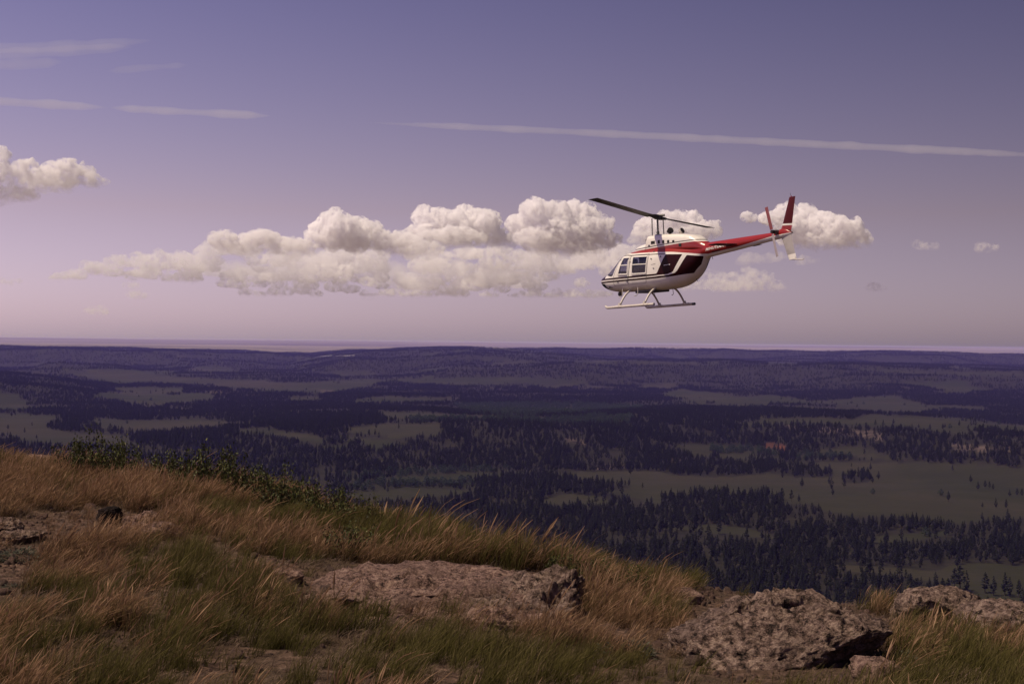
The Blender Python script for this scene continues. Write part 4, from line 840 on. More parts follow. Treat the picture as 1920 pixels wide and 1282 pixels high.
# lettering on the boom
fc = bpy.data.curves.new("boom_lettering", 'FONT'); fc.body = "MINUTEMAN"; fc.size = 0.155; fc.shear = 0.25; fc.offset = 0.0035; fc.space_character = 1.05
fo = bpy.data.objects.new("tmp_text", fc); scn.collection.objects.link(fo); dgx = bpy.context.evaluated_depsgraph_get(); dgx.update(); tme = bpy.data.meshes.new_from_object(fo.evaluated_get(dgx)); bpy.data.objects.remove(fo)
bmx = bmesh.new(); bmx.from_mesh(tme); bmesh.ops.triangulate(bmx, faces=bmx.faces); tv_ = np.array([v.co[:] for v in bmx.verts]); tf_ = [tuple(v.index for v in f.verts) for f in bmx.faces]; bmx.free()
tx = 5.53 + tv_[:, 0] * 0.97; tz = 1.652 + tv_[:, 1] * 0.80 + (tx - 5.53) * 0.085
hp("lettering", np.stack([tx, [boom_side(a, b) + 0.006 for a, b in zip(tx, tz)], tz], -1), tf_, M_WHITE, boom, False, label="white slanted letters MINUTEMAN on the red boom")
for i in range(6):
    X0 = 5.78 + i * 0.062; zz = 1.575 + (X0 - 5.78) * 0.09; V = [(X0 + a, boom_side(X0 + a, zz + b) + 0.005, zz + b) for a, b in ((0, 0), (0.045, 0.003), (0.05, 0.042), (0.005, 0.04))]; hp("marking", V, [(0, 1, 2, 3)], M_BLACK, boom, False)

# ------------------------------------------------------------------ the grassy hilltop in front
CU_, CD_ = [-600, 0, 500, 700, 960, 1300, 1920, 2500], [16.5, 15.0, 13.0, 11.6, 10.5, 9.3, 8.3, 7.8]           # crest distance by photo column
CROW = ([-600, 0, 120, 250, 420, 540, 640, 720, 780, 900, 1040, 1200, 1390, 1620, 1760, 1920, 2500], [850, 876, 890, 901, 924, 952, 990, 1014, 1024, 1046, 1072, 1112, 1146, 1180, 1198, 1218, 1260])
def HG(x, y, rough=True):
    x = np.asarray(x, float); y = np.asarray(y, float); d = np.hypot(x, y); az = np.clip(np.arctan2(x, y), -0.56, 0.56)
    u = 960 + FPX * np.tan(az); yy = d * np.cos(az); yc = np.interp(u, CU_, CD_); zc = -(np.interp(u, *CROW) - eye_row(u)) * yc / FPX
    z0 = -1.52; t = np.clip((yy - 6.3) / (yc - 6.3), -0.6, 1); t2 = np.where(t > 0, t * (1 - 0.0 * t), t); z = z0 + (zc - z0) * t2
    e = np.maximum(yy - yc, 0); z = z - np.where(e < 6, 0.062 * e * e, 0.062 * 36 + 0.744 * (e - 6)); z = np.maximum(z, -172)
    if rough:
        amp = 1 + smooth(e, 8, 60) * 40
        z = z + amp * (0.035 * fbm(xy3(x, y, 0.9), 3, seed=301) + 0.012 * fbm(xy3(x, y, 0.16), 3, seed=302))
    return z
def hill_at(u, v):
    r = pixel_ray(u, v); ds = np.linspace(3, 24, 1500); P = r[None] * ds[:, None]; h = np.nonzero(P[:, 2] < HG(P[:, 0], P[:, 1]))[0]
    return P[h[0]] if len(h) else P[-1]
hd = np.concatenate([np.linspace(0.05, 4.5, 12), np.linspace(4.7, 17.5, 230), np.geomspace(18, 330, 60)])
ha = np.radians(np.concatenate([np.linspace(-180, -34, 24)[:-1], np.linspace(-34, 34, 330), np.linspace(34, 180, 24)[1:-1]]))
A_, D_ = np.meshgrid(ha, hd); hx_, hy_ = (np.sin(A_) * D_).ravel(), (np.cos(A_) * D_).ravel(); hz_ = HG(hx_, hy_)
hme = mesh_np("hilltop_ground", np.stack([hx_, hy_, hz_], -1), grid_faces(len(hd), len(ha), wrap=True))
t = NT("hilltop_soil"); co = t.obj_co(); n1 = t.noise(1.2, 5, 0.6, co); n2 = t.noise(16, 6, 0.7, co); n3 = t.noise(90, 3, 0.6, co)
c = t.ramp(n2.outputs[0], [(0.34, (0.036, 0.022, 0.016)), (0.5, (0.150, 0.092, 0.066)), (0.66, (0.31, 0.200, 0.150))])
c = t.mix(t.ramp(n1.outputs[0], [(0.4, (0, 0, 0)), (0.62, (0.75, 0.75, 0.75))]), c, (0.070, 0.050, 0.032)); c = t.mix(t.ramp(n3.outputs[0], [(0.6, (0, 0, 0)), (0.75, (0.5, 0.5, 0.5))]), c, (0.26, 0.20, 0.16))
t.bsdf(c, 0.95, spec=0.1, normal=t.bump(n2.outputs[0], 0.08, 1.0)); M_SOIL = t.m
new_obj("hilltop_ground", hme, mats=M_SOIL, kind="structure", label="stony reddish soil of the hilltop under the grass")

# --- rocks
def rock_material(name, base, light, dark):
    t = NT(name); co = t.obj_co(); a = t.noise(2.6, 5, 0.65, co, 0.6); b = t.noise(22, 6, 0.72, co); cc = t.noise(75, 4, 0.7, co); vo = t.n.new("ShaderNodeTexVoronoi"); vo.inputs['Scale'].default_value = 34; t.l(co, vo.inputs['Vector'])
    c = t.ramp(b.outputs[0], [(0.39, dark), (0.49, base), (0.60, light)]); c = t.mix(t.ramp(a.outputs[0], [(0.42, (0, 0, 0)), (0.66, (0.7, 0.7, 0.7))]), c, tuple(x * 0.55 for x in base))
    c = t.mix(t.ramp(cc.outputs[0], [(0.55, (0, 0, 0)), (0.70, (0.85, 0.85, 0.85))]), c, light)                   # pale lichen flecks
    c = t.mix(t.ramp(vo.outputs['Distance'], [(0.05, (0.8, 0.8, 0.8)), (0.20, (0, 0, 0))]), c, dark)                # shade of small pits put into the colour
    h = t.math('ADD', t.math('MULTIPLY', b.outputs[0], 0.7), t.math('MULTIPLY', cc.outputs[0], 0.3)); t.bsdf(c, 0.92, spec=0.15, normal=t.bump(h, 0.12, 1.0)); return t.m
M_ROCK = rock_material("lichen_rock", (0.230, 0.150, 0.122), (0.52, 0.375, 0.300), (0.022, 0.016, 0.014)); M_SLAB = rock_material("sandy_slab", (0.290, 0.176, 0.142), (0.52, 0.350, 0.275), (0.030, 0.019, 0.016)); M_DARKROCK = rock_material("dark_rock", (0.030, 0.020, 0.018), (0.060, 0.040, 0.034), (0.010, 0.008, 0.007))
_icos = {}
def ico(sub):
    if sub not in _icos:
        b = bmesh.new(); bmesh.ops.create_icosphere(b, subdivisions=sub, radius=1.0); _icos[sub] = (np.array([v.co[:] for v in b.verts]), np.array([[v.index for v in f.verts] for f in b.faces])); b.free()
    return _icos[sub]
def rock(label, loc, half, rotz, mat, seed, sub=5, power=3.0, rough=0.05, tilt=(0, 0), under=0.0, carves=(), lumps=(), ledges=(), planes=(), facets=0, name="boulder", group=None, cat="rock"):
    V, F = ico(sub); n = V / (np.abs(V) ** power).sum(1, keepdims=True) ** (1 / power); P = n * np.array(half); s = max(half)
    rr = np.random.default_rng(seed + 900); cuts = [(np.array(nn, float), dd_) for nn, dd_ in planes]
    for _ in range(facets):
        nn = rr.normal(size=3) * (1, 1, 0.75); cuts.append((nn, rr.uniform(0.70, 0.95)))
    for nn, dd_ in cuts:                                    # broken faces
        nn = nn / np.linalg.norm(nn); q0 = P / np.array(half); ex = np.maximum(q0 @ nn - dd_, 0); P = (q0 - nn * ex[:, None]) * np.array(half)
    if under: k = 1 - under * smooth(-n[:, 2], -0.35, 0.9); P[:, 0] *= k; P[:, 1] *= k
    q = P / s * 1.0 + seed * 7.7
    d = 1.5 * fbm(q * 1.5, 2, seed=seed) + 0.8 * fbm(q * np.array([3, 3, 16.0]), 2, seed=seed + 12) + 0.8 * fbm(q * 4, 3, seed=seed + 2, ridged=True) - 0.75 * fbm(q * 9, 2, seed=seed + 4, billow=True) - 0.85 * fbm(q * 20, 2, seed=seed + 6, billow=True) + 0.55 * fbm(q * 42, 2, seed=seed + 8)
    P = P + V * (rough * s * d)[:, None]
    for (cx_, cy_, rx, ry, ang, depth) in carves:       # dark crevices in the top face
        ca, sa = math.cos(ang), math.sin(ang); dx, dy = P[:, 0] - cx_, P[:, 1] - cy_; a, b = dx * ca + dy * sa, -dx * sa + dy * ca
        wv_ = np.exp(-((a / rx) ** 2) ** 2 - ((b / ry + 0.4 * vnoise(P * 20, 5)) ** 2) ** 2) * (V[:, 2] > 0); P[:, 2] -= depth * wv_
    for (cx_, cy_, r_, h_) in lumps: P[:, 2] += h_ * np.exp(-(((P[:, 0] - cx_) ** 2 + (P[:, 1] - cy_) ** 2) / r_ ** 2) ** 2) * (V[:, 2] > 0)
    for (x0, x1, yl, h_, run) in ledges:                    # small overhanging steps that face the viewer
        wob = 0.06 * fbm(P * 7 + seed, 2, seed=seed + 20) + 0.02 * vnoise(P * 28, 3); e_ = P[:, 1] - yl - wob - 0.10 * (P[:, 0] - (x0 + x1) / 2); win = smooth(P[:, 0], x0, x0 + 0.07) * (1 - smooth(P[:, 0], x1 - 0.07, x1)) * (V[:, 2] > 0.1)
        up_ = 1 / (1 + np.exp(-np.clip(e_ / 0.006, -40, 40))); P[:, 2] += h_ * win * up_ * (1 - smooth(e_, run * 0.3, run)); P[:, 1] -= 0.05 * win * np.exp(-((e_ - 0.01) / 0.022) ** 2) * 0.9
        P[:, 2] -= 0.6 * h_ * win * np.exp(-((e_ + 0.03) / 0.035) ** 2)
    me = mesh_np(name, P, F); o = new_obj(name, me, mats=mat, label=label, cat=cat, group=group); o.location = loc; o.rotation_euler = (tilt[0], tilt[1], rotz); return o
rock("large lichen-covered boulder with a dark undercut front, right foreground", (1.475, 7.26, -1.545), (0.57, 0.52, 0.215), 0.30, M_ROCK, 11, sub=6, power=4.0, rough=0.040, tilt=(0.09, 0.06), under=0.0,
     planes=[((0.36, -0.865, -0.24), 0.44), ((0.85, -0.35, -0.20), 0.62), ((-0.45, -0.72, 0.5), 0.66), ((-0.75, 0.2, 0.65), 0.86), ((0.7, 0.5, 0.6), 0.92), ((-0.4, -0.75, 0.55), 0.88), ((0.62, -0.1, 0.8), 0.95)], facets=5,
     carves=[(-0.08, 0.16, 0.10, 0.030, -0.25, 0.12), (0.08, 0.04, 0.09, 0.024, -0.25, 0.08), (-0.33, 0.26, 0.10, 0.016, 0.1, 0.04), (-0.2, -0.3, 0.06, 0.014, 0.2, 0.035)], lumps=[], ledges=[(-0.24, 0.06, 0.06, 0.030, 0.5), (0.0, 0.22, -0.04, 0.022, 0.4), (-0.45, -0.2, 0.14, 0.02, 0.4)])
rock("broad flat crusty rock slab in the centre foreground", (-0.66, 8.58, -1.655), (0.92, 0.84, 0.17), 0.05, M_SLAB, 23, sub=6, power=3.4, rough=0.032, tilt=(0.045, 0.0), facets=4,
     carves=[(-0.28, -0.36, 0.16, 0.04, 0.1, 0.10), (0.12, -0.10, 0.10, 0.035, 0.3, 0.09), (-0.55, -0.26, 0.08, 0.04, 0.1, 0.08), (0.0, 0.35, 0.06, 0.02, 0, 0.05), (0.25, -0.45, 0.3, 0.022, 0.05, 0.05), (-0.2, -0.62, 0.4, 0.02, -0.05, 0.04)], ledges=[(-0.48, -0.12, -0.34, 0.07, 0.4), (0.0, 0.24, -0.12, 0.065, 0.35), (-0.72, -0.46, -0.30, 0.06, 0.35), (-0.1, 0.1, 0.3, 0.035, 0.3), (-0.3, 0.3, -0.58, 0.05, 0.3), (0.2, 0.6, -0.35, 0.05, 0.3)])
rock("knobbly raised rock at the right end of the flat slab", (0.15, 8.5, -1.645), (0.33, 0.55, 0.20), -0.25, M_ROCK, 37, sub=6, power=3.2, rough=0.06, tilt=(0.06, 0.12), under=0.2, facets=5, planes=[((0.75, -0.4, -0.55), 0.45), ((0.2, -0.9, -0.45), 0.6)], carves=[(0.14, -0.15, 0.05, 0.16, 0.0, 0.12), (-0.05, -0.30, 0.05, 0.10, 0.4, 0.09)], lumps=[(0.05, 0.34, 0.07, 0.05), (0.17, 0.28, 0.06, 0.06)])
rock("low pale ledge in front of the flat slab's right end", (-0.02, 7.95, -1.60), (0.36, 0.16, 0.075), -0.15, M_SLAB, 41, sub=5, power=2.6, rough=0.07, facets=6)
def rock_px(label, u, v, w_px, h, seed, mat, sink=0.35, depth=1.0, **kw):
    p = hill_at(u, v); a = w_px / 2 * p[1] / FPX; return rock(label, (p[0], p[1] + a * 0.3, p[2] + h * (1 - sink)), (a, a * depth, h), kw.pop('rotz', 0.3), mat, seed, facets=7, **kw)
rock_px("rounded lichen rock on the brink at far right, left of two", 1768, 1172, 150, 0.125, 51, M_ROCK, rough=0.06, under=0.15, rotz=0.2)
rock_px("low lichen rock cut by the photo's right border", 1905, 1205, 190, 0.12, 53, M_ROCK, rough=0.06, rotz=-0.1)
rock_px("small pale stone between the two rocks on the right brink", 1700, 1158, 60, 0.05, 55, M_ROCK, rough=0.08, sub=4)
rock_px("single dark rounded rock on the bare ground at left", 205, 984, 44, 0.085, 57, M_DARKROCK, rough=0.08, power=2.4, sink=0.2)
rock_px("flat weathered rock just right of the dark rounded rock", 268, 988, 74, 0.055, 59, M_SLAB, rough=0.08)
rock_px("thin ledge of rock below the flat weathered rock at left", 275, 1006, 110, 0.035, 61, M_SLAB, rough=0.09)
rock_px("pale crusted rock touching the photo's left border, upper", 6, 998, 60, 0.06, 63, M_ROCK, rough=0.1)
rock_px("pale crusted rock touching the photo's left border, lower", 40, 1016, 80, 0.045, 65, M_ROCK, rough=0.1)
rock_px("brown rock slab on the brink at far left", 76, 872, 80, 0.09, 67, M_SLAB, rough=0.06, sub=4)
rock_px("small stone left of the flat slab, half hidden by grass", 540, 1092, 60, 0.045, 69, M_SLAB, rough=0.1, sub=4)
rock_px("low pale stone between the slab and the large boulder", 1290, 1130, 60, 0.05, 71, M_SLAB, rough=0.08, sub=4)
rock_px("pale stone at the bottom edge right of the large boulder", 1650, 1272, 90, 0.05, 73, M_SLAB, rough=0.08, sub=4)

for pu_, pv_2, pw_, pl_ in [(775, 1122, 100, "thin rock flake added for its shadow line on the flat slab, middle of three"), (858, 1108, 66, "small rock flake added for its shadow line on the flat slab, right of three"), (652, 1130, 72, "thin rock flake added for its shadow line on the flat slab, left of three")]:  # thin plates added so their undersides throw crevice-like shadow lines
    rp = pixel_ray(pu_, pv_2); rp = rp * (-1.475 / rp[2]); rock(pl_, (rp[0], rp[1] + 0.03, -1.462), (pw_ / 2 * rp[1] / FPX, 0.10, 0.030), 0.1 * (pu_ % 5), M_SLAB, pu_, sub=4, power=3, rough=0.06, under=0.55, facets=5, tilt=(-0.10, 0.04))
# --- grass
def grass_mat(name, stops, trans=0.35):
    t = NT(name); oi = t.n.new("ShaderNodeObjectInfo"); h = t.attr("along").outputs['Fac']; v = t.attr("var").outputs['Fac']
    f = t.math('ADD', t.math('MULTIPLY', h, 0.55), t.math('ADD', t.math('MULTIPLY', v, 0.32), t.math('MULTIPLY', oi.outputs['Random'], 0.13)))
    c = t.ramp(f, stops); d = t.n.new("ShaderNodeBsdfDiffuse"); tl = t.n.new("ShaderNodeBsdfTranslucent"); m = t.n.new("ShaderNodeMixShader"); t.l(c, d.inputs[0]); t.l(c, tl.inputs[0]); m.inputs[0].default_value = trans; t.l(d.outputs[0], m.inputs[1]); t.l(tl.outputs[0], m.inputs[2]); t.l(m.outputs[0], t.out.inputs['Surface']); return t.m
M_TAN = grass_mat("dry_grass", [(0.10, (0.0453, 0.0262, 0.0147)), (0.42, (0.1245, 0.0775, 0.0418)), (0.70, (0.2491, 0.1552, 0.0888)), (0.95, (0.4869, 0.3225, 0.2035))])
M_OLIVE = grass_mat("green_grass", [(0.10, (0.0326, 0.0308, 0.0125)), (0.45, (0.0828, 0.0739, 0.0226)), (0.75, (0.1379, 0.1182, 0.0426)), (0.95, (0.2508, 0.1908, 0.1003))])
M_THATCH = grass_mat("dead_thatch", [(0.10, (0.0695, 0.0500, 0.0361)), (0.5, (0.1738, 0.1224, 0.0862)), (0.95, (0.2990, 0.2225, 0.1669))])
M_SAGE = grass_mat("grey_green_cushion", [(0.10, (0.030, 0.032, 0.024)), (0.5, (0.080, 0.082, 0.062)), (0.95, (0.140, 0.140, 0.112))], 0.2)
def tuft(name, seed, n, L, r0, lean, spread, width, seeds, mat, segs=5, droop=0.25):
    r = np.random.default_rng(seed); V, F, S, R = [], [], [], []; off = 0
    for i in range(n):
        a = r.uniform(0, 6.28); b = np.array([math.cos(a), math.sin(a), 0]) * r0 * math.sqrt(r.uniform(0, 1)); l = r.uniform(*L); dirv = np.array([r.normal(0.10, spread), r.normal(0, spread), 1.0]); dirv /= np.linalg.norm(dirv)
        ld = np.array([1.0, r.normal(-0.1, 0.45), 0]); ld /= np.linalg.norm(ld); be = lean * r.uniform(0.3, 1.6); va = r.uniform(0, 1); ph = r.uniform(0, 3.14); wd = np.array([math.cos(ph), math.sin(ph), 0.0]); w0 = width * r.uniform(0.7, 1.3)
        head = r.uniform() < seeds
        s = np.linspace(0, 1, segs + 1); P = b + l * (s[:, None] * dirv + (be * s ** 2.2)[:, None] * ld) - np.array([0, 0, 1]) * (droop * be * l * s ** 3)[:, None]
        w = w0 * (1 - 0.85 * s ** 1.5) if not head else np.full(segs + 1, w0 * 0.45)
        if head: w[-2] = w0 * 1.9; w[-1] = w0 * 0.4; w[-3] = w0 * 0.9
        V.append(np.stack([P - wd * w[:, None] / 2, P + wd * w[:, None] / 2], 1).reshape(-1, 3)); k = np.arange(segs) * 2 + off; F.append(np.stack([k, k + 1, k + 3, k + 2], -1)); S.append(np.repeat(s * (1.0 if not head else 1.25), 2)); R.append(np.full(2 * segs + 2, va)); off += 2 * segs + 2
        if head:     # a second blade across the head gives it body
            wd2 = np.array([-wd[1], wd[0], 0]); q = P[-3:]; ww = np.array([w0 * 0.5, w0 * 1.9, w0 * 0.3]); V.append(np.stack([q - wd2 * ww[:, None] / 2, q + wd2 * ww[:, None] / 2], 1).reshape(-1, 3)); k = np.arange(2) * 2 + off; F.append(np.stack([k, k + 1, k + 3, k + 2], -1)); S.append(np.full(6, 1.25)); R.append(np.full(6, va)); off += 6
    me = mesh_np(name, np.concatenate(V), np.concatenate(F)); add_attr(me, "along", np.concatenate(S)); add_attr(me, "var", np.concatenate(R)); me.materials.append(mat); return me
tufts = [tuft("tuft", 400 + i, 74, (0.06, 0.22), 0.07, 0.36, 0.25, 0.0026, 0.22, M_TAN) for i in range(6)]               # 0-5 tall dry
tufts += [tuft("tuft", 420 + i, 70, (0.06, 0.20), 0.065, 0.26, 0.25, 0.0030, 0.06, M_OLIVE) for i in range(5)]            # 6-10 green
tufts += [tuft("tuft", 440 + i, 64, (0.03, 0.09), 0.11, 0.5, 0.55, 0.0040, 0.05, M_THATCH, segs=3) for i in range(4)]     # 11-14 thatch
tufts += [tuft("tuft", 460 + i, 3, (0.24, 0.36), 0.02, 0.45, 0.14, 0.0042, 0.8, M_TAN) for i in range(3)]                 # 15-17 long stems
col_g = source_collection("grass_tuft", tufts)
BARE_F = [[(-50, 975), (60, 962), (180, 964), (320, 968), (330, 988), (210, 1012), (110, 1030), (60, 1080), (40, 1150), (-50, 1180)], [(520, 1078), (600, 1066), (700, 1062), (1000, 1064), (1060, 1082), (1090, 1120), (1070, 1170), (1000, 1165), (900, 1150), (800, 1160), (700, 1158), (610, 1150), (545, 1118)],
          [(1262, 1128), (1300, 1102), (1400, 1094), (1500, 1108), (1600, 1135), (1668, 1170), (1670, 1230), (1640, 1300), (1400, 1310), (1340, 1270), (1290, 1200)], [(1700, 1130), (1800, 1132), (1930, 1150), (1930, 1200), (1840, 1190), (1740, 1170)], [(170, 1190), (240, 1180), (260, 1240), (180, 1260)]]
def scatter_pts(n, d0=4.6, d1=17.5, half=27):
    d = np.sqrt(rng.uniform(d0 * d0, d1 * d1, n)); a = np.radians(rng.uniform(-half, half, n)); return np.sin(a) * d, np.cos(a) * d
N0 = 24000
x, y = scatter_pts(N0); z = HG(x, y); u, v = project(np.stack([x, y, z], -1)); yc = np.interp(u, CU_, CD_); dd = y - yc
bare = np.zeros(len(x), bool)
for p in BARE_F: bare |= in_poly(u + 14 * vnoise(xy3(x, y, 0.3), 7), v + 9 * vnoise(xy3(x, y, 0.3), 8), p)
tuss = fbm(xy3(x, y, 0.30), 2, seed=315); patch = fbm(xy3(x, y, 1.1), 3, seed=311); dry = 1.3 * fbm(xy3(x + 50, y, 1.3), 3, seed=312) + 0.03 + 0.25 * np.clip((900 - u) / 900, -1, 1); r = rng.uniform(0, 1, len(x))
keep = (dd < 1.3) & (r < np.where(bare & (u < 700), 0.34, np.where(bare, 0.12, np.where(patch < -0.22, 0.30, np.where(tuss < -0.2, 0.4, 0.95)))))
thin = ~bare & (patch < -0.2)
kind_ = np.where(rng.uniform(0, 1, len(x)) < np.where(bare, 0.85, np.where(thin | (tuss < -0.2), 0.6, 0.26)), 2, np.where(dry + rng.normal(0, 0.22, len(x)) > 0.02, 0, 1)); kind_ = np.where((rng.uniform(0, 1, len(x)) < 0.05) & (kind_ < 2), 3, kind_)
idx = np.choose(kind_, [rng.integers(0, 6, len(x)), rng.integers(6, 11, len(x)), rng.integers(11, 15, len(x)), rng.integers(15, 18, len(x))])
sc = rng.uniform(0.65, 1.2, len(x)) * (1 + 0.30 * patch + 0.18 * tuss) * np.where(bare, 0.6, 1) * np.interp(u, [0, 700, 1040, 1120, 1300, 1920], [1.0, 0.92, 0.88, 0.70, 0.72, 0.85]); tall = 1 + 0.12 * smooth(dd, -3.5, -0.3)
sc = sc * np.where(kind_ == 2, 1, tall * (1 + 0.35 * smooth(dd, -2.2, -0.4) * smooth(u, 640, 760) * (1 - smooth(u, 1080, 1250))))
k = keep; n = int(k.sum())
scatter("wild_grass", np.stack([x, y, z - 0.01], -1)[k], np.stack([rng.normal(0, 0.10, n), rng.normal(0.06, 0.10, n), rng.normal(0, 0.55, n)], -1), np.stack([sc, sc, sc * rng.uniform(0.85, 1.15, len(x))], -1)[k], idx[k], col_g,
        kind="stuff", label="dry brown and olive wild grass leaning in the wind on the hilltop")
# long single stems that stand out against the valley
print("tufts", n)
# --- gravel on the bare patches
x, y = scatter_pts(46000); z = HG(x, y); u, v = project(np.stack([x, y, z], -1)); b = np.zeros(len(x), bool)
for p in BARE_F: b |= in_poly(u, v, p)
k = (b & (rng.uniform(0, 1, len(x)) < 0.9)) | (rng.uniform(0, 1, len(x)) < 0.36); n = int(k.sum()); pebs = []
for i in range(5):
    V, F = ico(2); P = V * (1 + 0.35 * fbm(V * 1.6 + i * 9, 2, seed=i)[:, None]) * np.array([1, 0.8, 0.55]); me = mesh_np("pebble", P, F, False); me.materials.append(M_ROCK if i % 2 else M_SLAB); pebs.append(me)
s = np.exp(rng.normal(math.log(0.0105), 0.55, n)); scatter("gravel", np.stack([x, y, z], -1)[k], rng.uniform(0, 6.28, (n, 3)), np.stack([s, s, s], -1), rng.integers(0, 5, n), source_collection("pebble", pebs), kind="stuff", label="loose gravel and small stones on the bare soil")
# --- low grey-green cushion plants
def cushion_mesh(seed):
    r = np.random.default_rng(seed); V, F, S, R = [], [], [], []
    for i in range(420):
        th, ph = r.uniform(0, 6.28), math.acos(r.uniform(0.0, 1)); d = np.array([math.sin(ph) * math.cos(th), math.sin(ph) * math.sin(th), math.cos(ph) * 0.6]); b = d * r.uniform(0.7, 1.0) * (1 + 0.25 * math.sin(3 * th + seed)); t1 = np.cross(d, r.normal(size=3)); t1 /= np.linalg.norm(t1); l = r.uniform(0.12, 0.26)
        V += [b - t1 * 0.035, b + t1 * 0.035, b + d * l + t1 * 0.012 + r.normal(0, .03, 3), b + d * l - t1 * 0.012]; F.append((4 * i, 4 * i + 1, 4 * i + 2, 4 * i + 3)); S += [0.2, 0.2, 1, 1]; R += [r.uniform()] * 4
    me = mesh_np("cushion_plant", np.array(V), np.array(F)); add_attr(me, "along", S); add_attr(me, "var", R); me.materials.append(M_SAGE); return me
cush = [cushion_mesh(500 + i) for i in range(3)]
for i, (cu, cv_, w, lab) in enumerate([(36, 1046, 84, "grey-green cushion plant at the photo's left border, uppermost"), (30, 1104, 56, "grey-green cushion plant at the photo's left border, middle one"), (14, 1160, 90, "grey-green cushion plant at the photo's left border, lowest"), (120, 1042, 70, "grey-green cushion plant right of the upper left-border cushion"),
        (508, 1086, 56, "small grey-green cushion plant left of the flat slab"), (1690, 1240, 90, "grey-green cushion plant right of the large boulder"), (1180, 1225, 110, "grey-green cushion plant left of the large boulder's foot"), (150, 935, 60, "grey-green plant in the grass above the dark rounded rock"), (880, 1170, 50, "grey-green cushion plant at the slab's front edge")]):
    p = hill_at(cu, cv_); a = w / 2 * p[1] / FPX; o = new_obj("cushion_plant", cush[i % 3], mats=M_SAGE, label=lab, cat="plant", group="grey-green cushion plants"); o.location = (p[0], p[1], p[2] - 0.01); o.scale = (a, a, a * 0.75); o.rotation_euler = (0, 0, i * 1.7)
# --- leafy shrubs along the brink
t = NT("shrub_leaves"); v_ = t.attr("leafvar").outputs['Fac']; c = t.ramp(v_, [(0.0, (0.024, 0.029, 0.007)), (0.5, (0.055, 0.064, 0.014)), (0.9, (0.115, 0.118, 0.028)), (1.0, (0.17, 0.16, 0.045))]); b_ = t.bsdf(c, 0.55, spec=0.25); b_.inputs['Transmission Weight'].default_value = 0.0; M_LEAF = t.m; M_STEM = plain("shrub_stem", (0.06, 0.04, 0.025), 0.9)
def shrub_parts(seed):
    r = np.random.default_rng(seed); V, F, L = [], [], []; SV, SF, so = [], [], 0
    for s in range(26):
        a = r.uniform(0, 6.28); rad = math.sqrt(r.uniform(0, 1)); tip = np.array([math.cos(a) * rad * 0.95, math.sin(a) * rad * 0.8, (0.95 - 0.45 * rad ** 2) * r.uniform(0.7, 1.12)]); base = np.array([tip[0] * 0.4, tip[1] * 0.4, 0]); mid = (base + tip) / 2 + np.array([0, 0, 0.06]); tv1, tf1 = tube([base, mid, tip], [0.012, 0.009, 0.004], 4); SV.append(tv1); SF.append(tf1 + so); so += len(tv1)
        for k in range(62):
            f = r.uniform(0.12, 1.04); c = (base * (1 - f) + tip * f) + r.normal(0, 0.055, 3); d = r.normal(size=3) + np.array([0, 0, 0.35]); d /= np.linalg.norm(d); w = np.cross(d, r.normal(size=3)); w /= np.linalg.norm(w); n_ = np.cross(d, w); l = r.uniform(0.045, 0.078); i = len(V)
            V += [c, c + d * l * 0.5 + w * l * 0.33 + n_ * l * 0.10, c + d * l, c + d * l * 0.5 - w * l * 0.33 + n_ * l * 0.10]; F += [(i, i + 1, i + 2), (i, i + 2, i + 3)]; L += [min(1, max(0, r.normal(0.45, 0.25)))] * 4
    fm = mesh_np("shrub_foliage", np.array(V), np.array(F), False); add_attr(fm, "leafvar", L); fm.materials.append(M_LEAF); sm = mesh_np("shrub_stems", np.concatenate(SV), np.concatenate(SF)); sm.materials.append(M_STEM); return fm, sm
shr = [shrub_parts(600 + i) for i in range(4)]
ORD = ["first", "second", "third", "fourth", "fifth", "sixth", "seventh", "eighth", "ninth", "tenth", "eleventh", "twelfth", "thirteenth", "fourteenth", "fifteenth"]
rs = np.random.default_rng(77); SHRUBS = []
row_u = [138, 182, 222, 268, 315, 362, 402, 438, 486, 530, 572, 612, 645, 690]; row_h = [0.42, 0.54, 0.50, 0.36, 0.38, 0.42, 0.54, 0.48, 0.38, 0.42, 0.40, 0.38, 0.36, 0.34]
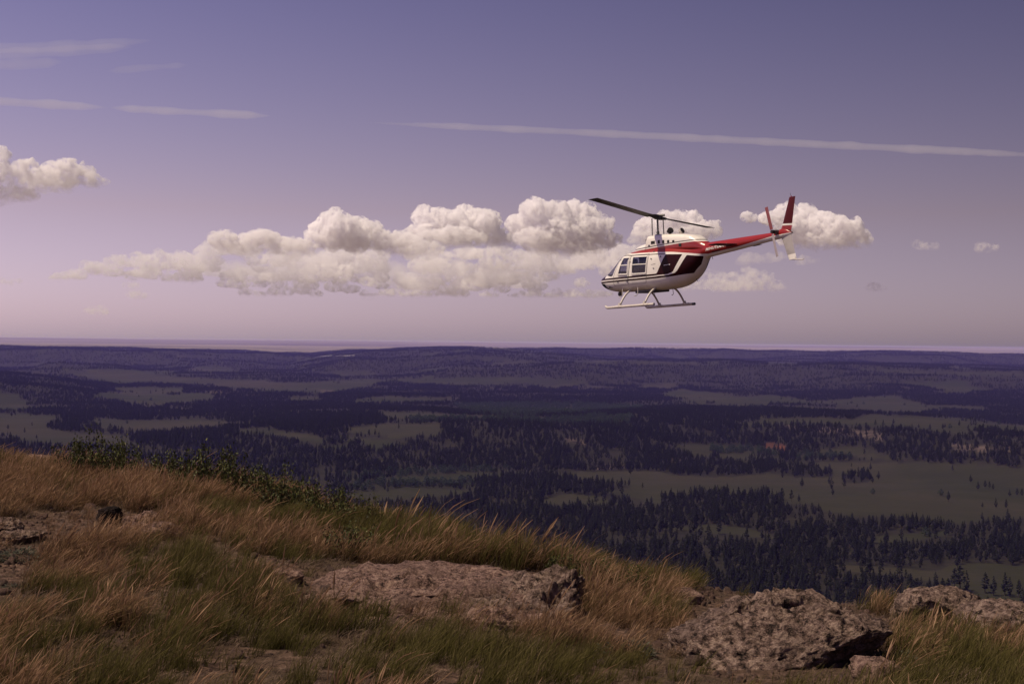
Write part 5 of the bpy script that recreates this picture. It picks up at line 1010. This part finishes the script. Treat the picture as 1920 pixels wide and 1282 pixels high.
for i, (su, sh) in enumerate(zip(row_u, row_h)):
    SHRUBS.append((su, float(np.interp(su, *CROW)) + (6 if i < 12 else -4), 100 + 30 * rs.uniform(), sh, "leafy green shrub on the brink, %s from the left in the row" % ORD[i]))
SHRUBS += [(665, 1046, 150, 0.30, "large low dark-green shrub in front of the right end of the shrub row"), (1060, 1098, 110, 0.27, "leafy shrub in the grass behind the flat slab, left of three"), (1118, 1108, 90, 0.24, "leafy shrub in the grass behind the flat slab, middle of three"), (1185, 1122, 100, 0.25, "leafy shrub behind the flat slab, right of three"),
           (820, 1160, 46, 0.07, "tiny green plant growing on the flat slab")]
for i, (su, sv, w, h, lab) in enumerate(SHRUBS):
    p = hill_at(su, sv); a = w / 2 * p[1] / FPX; e = bpy.data.objects.new("shrub", None); scn.collection.objects.link(e); e.location = (p[0], p[1], p[2] - 0.02); e.scale = (a, a, h); e.rotation_euler = (0, 0, i * 1.3); e["label"] = lab; e["category"] = "shrub"; e["group"] = "leafy shrubs along the brink"
    for nm, me in zip(("foliage", "stems"), shr[i % 4]): o = bpy.data.objects.new(nm, me); scn.collection.objects.link(o); o.parent = e

# ------------------------------------------------------------------ haze: the air of the valley, one closed box
def box_mesh(name, lo, hi):
    bm = bmesh.new(); bmesh.ops.create_cube(bm, size=1)
    for v in bm.verts: v.co = [lo[i] + (v.co[i] + 0.5) * (hi[i] - lo[i]) for i in range(3)]
    me = bpy.data.meshes.new(name); bm.to_mesh(me); bm.free(); return me
hz = NT("haze_air"); pv_ = hz.n.new("ShaderNodeVolumePrincipled")
pv_.inputs['Color'].default_value = (0.31, 0.26, 1.0, 1); pv_.inputs['Density'].default_value = 3.5e-5; pv_.inputs['Absorption Color'].default_value = (0.75, 0.75, 0.8, 1); pv_.inputs['Anisotropy'].default_value = 0.0
hz.l(pv_.outputs[0], hz.out.inputs['Volume'])
zmin = float(gz.min()) - 1.0
hb = new_obj("haze", box_mesh("haze", (-48600, -48600, zmin), (48600, 48600, 8.0)), mats=hz.m, kind="stuff", label="thin violet haze over the valley")
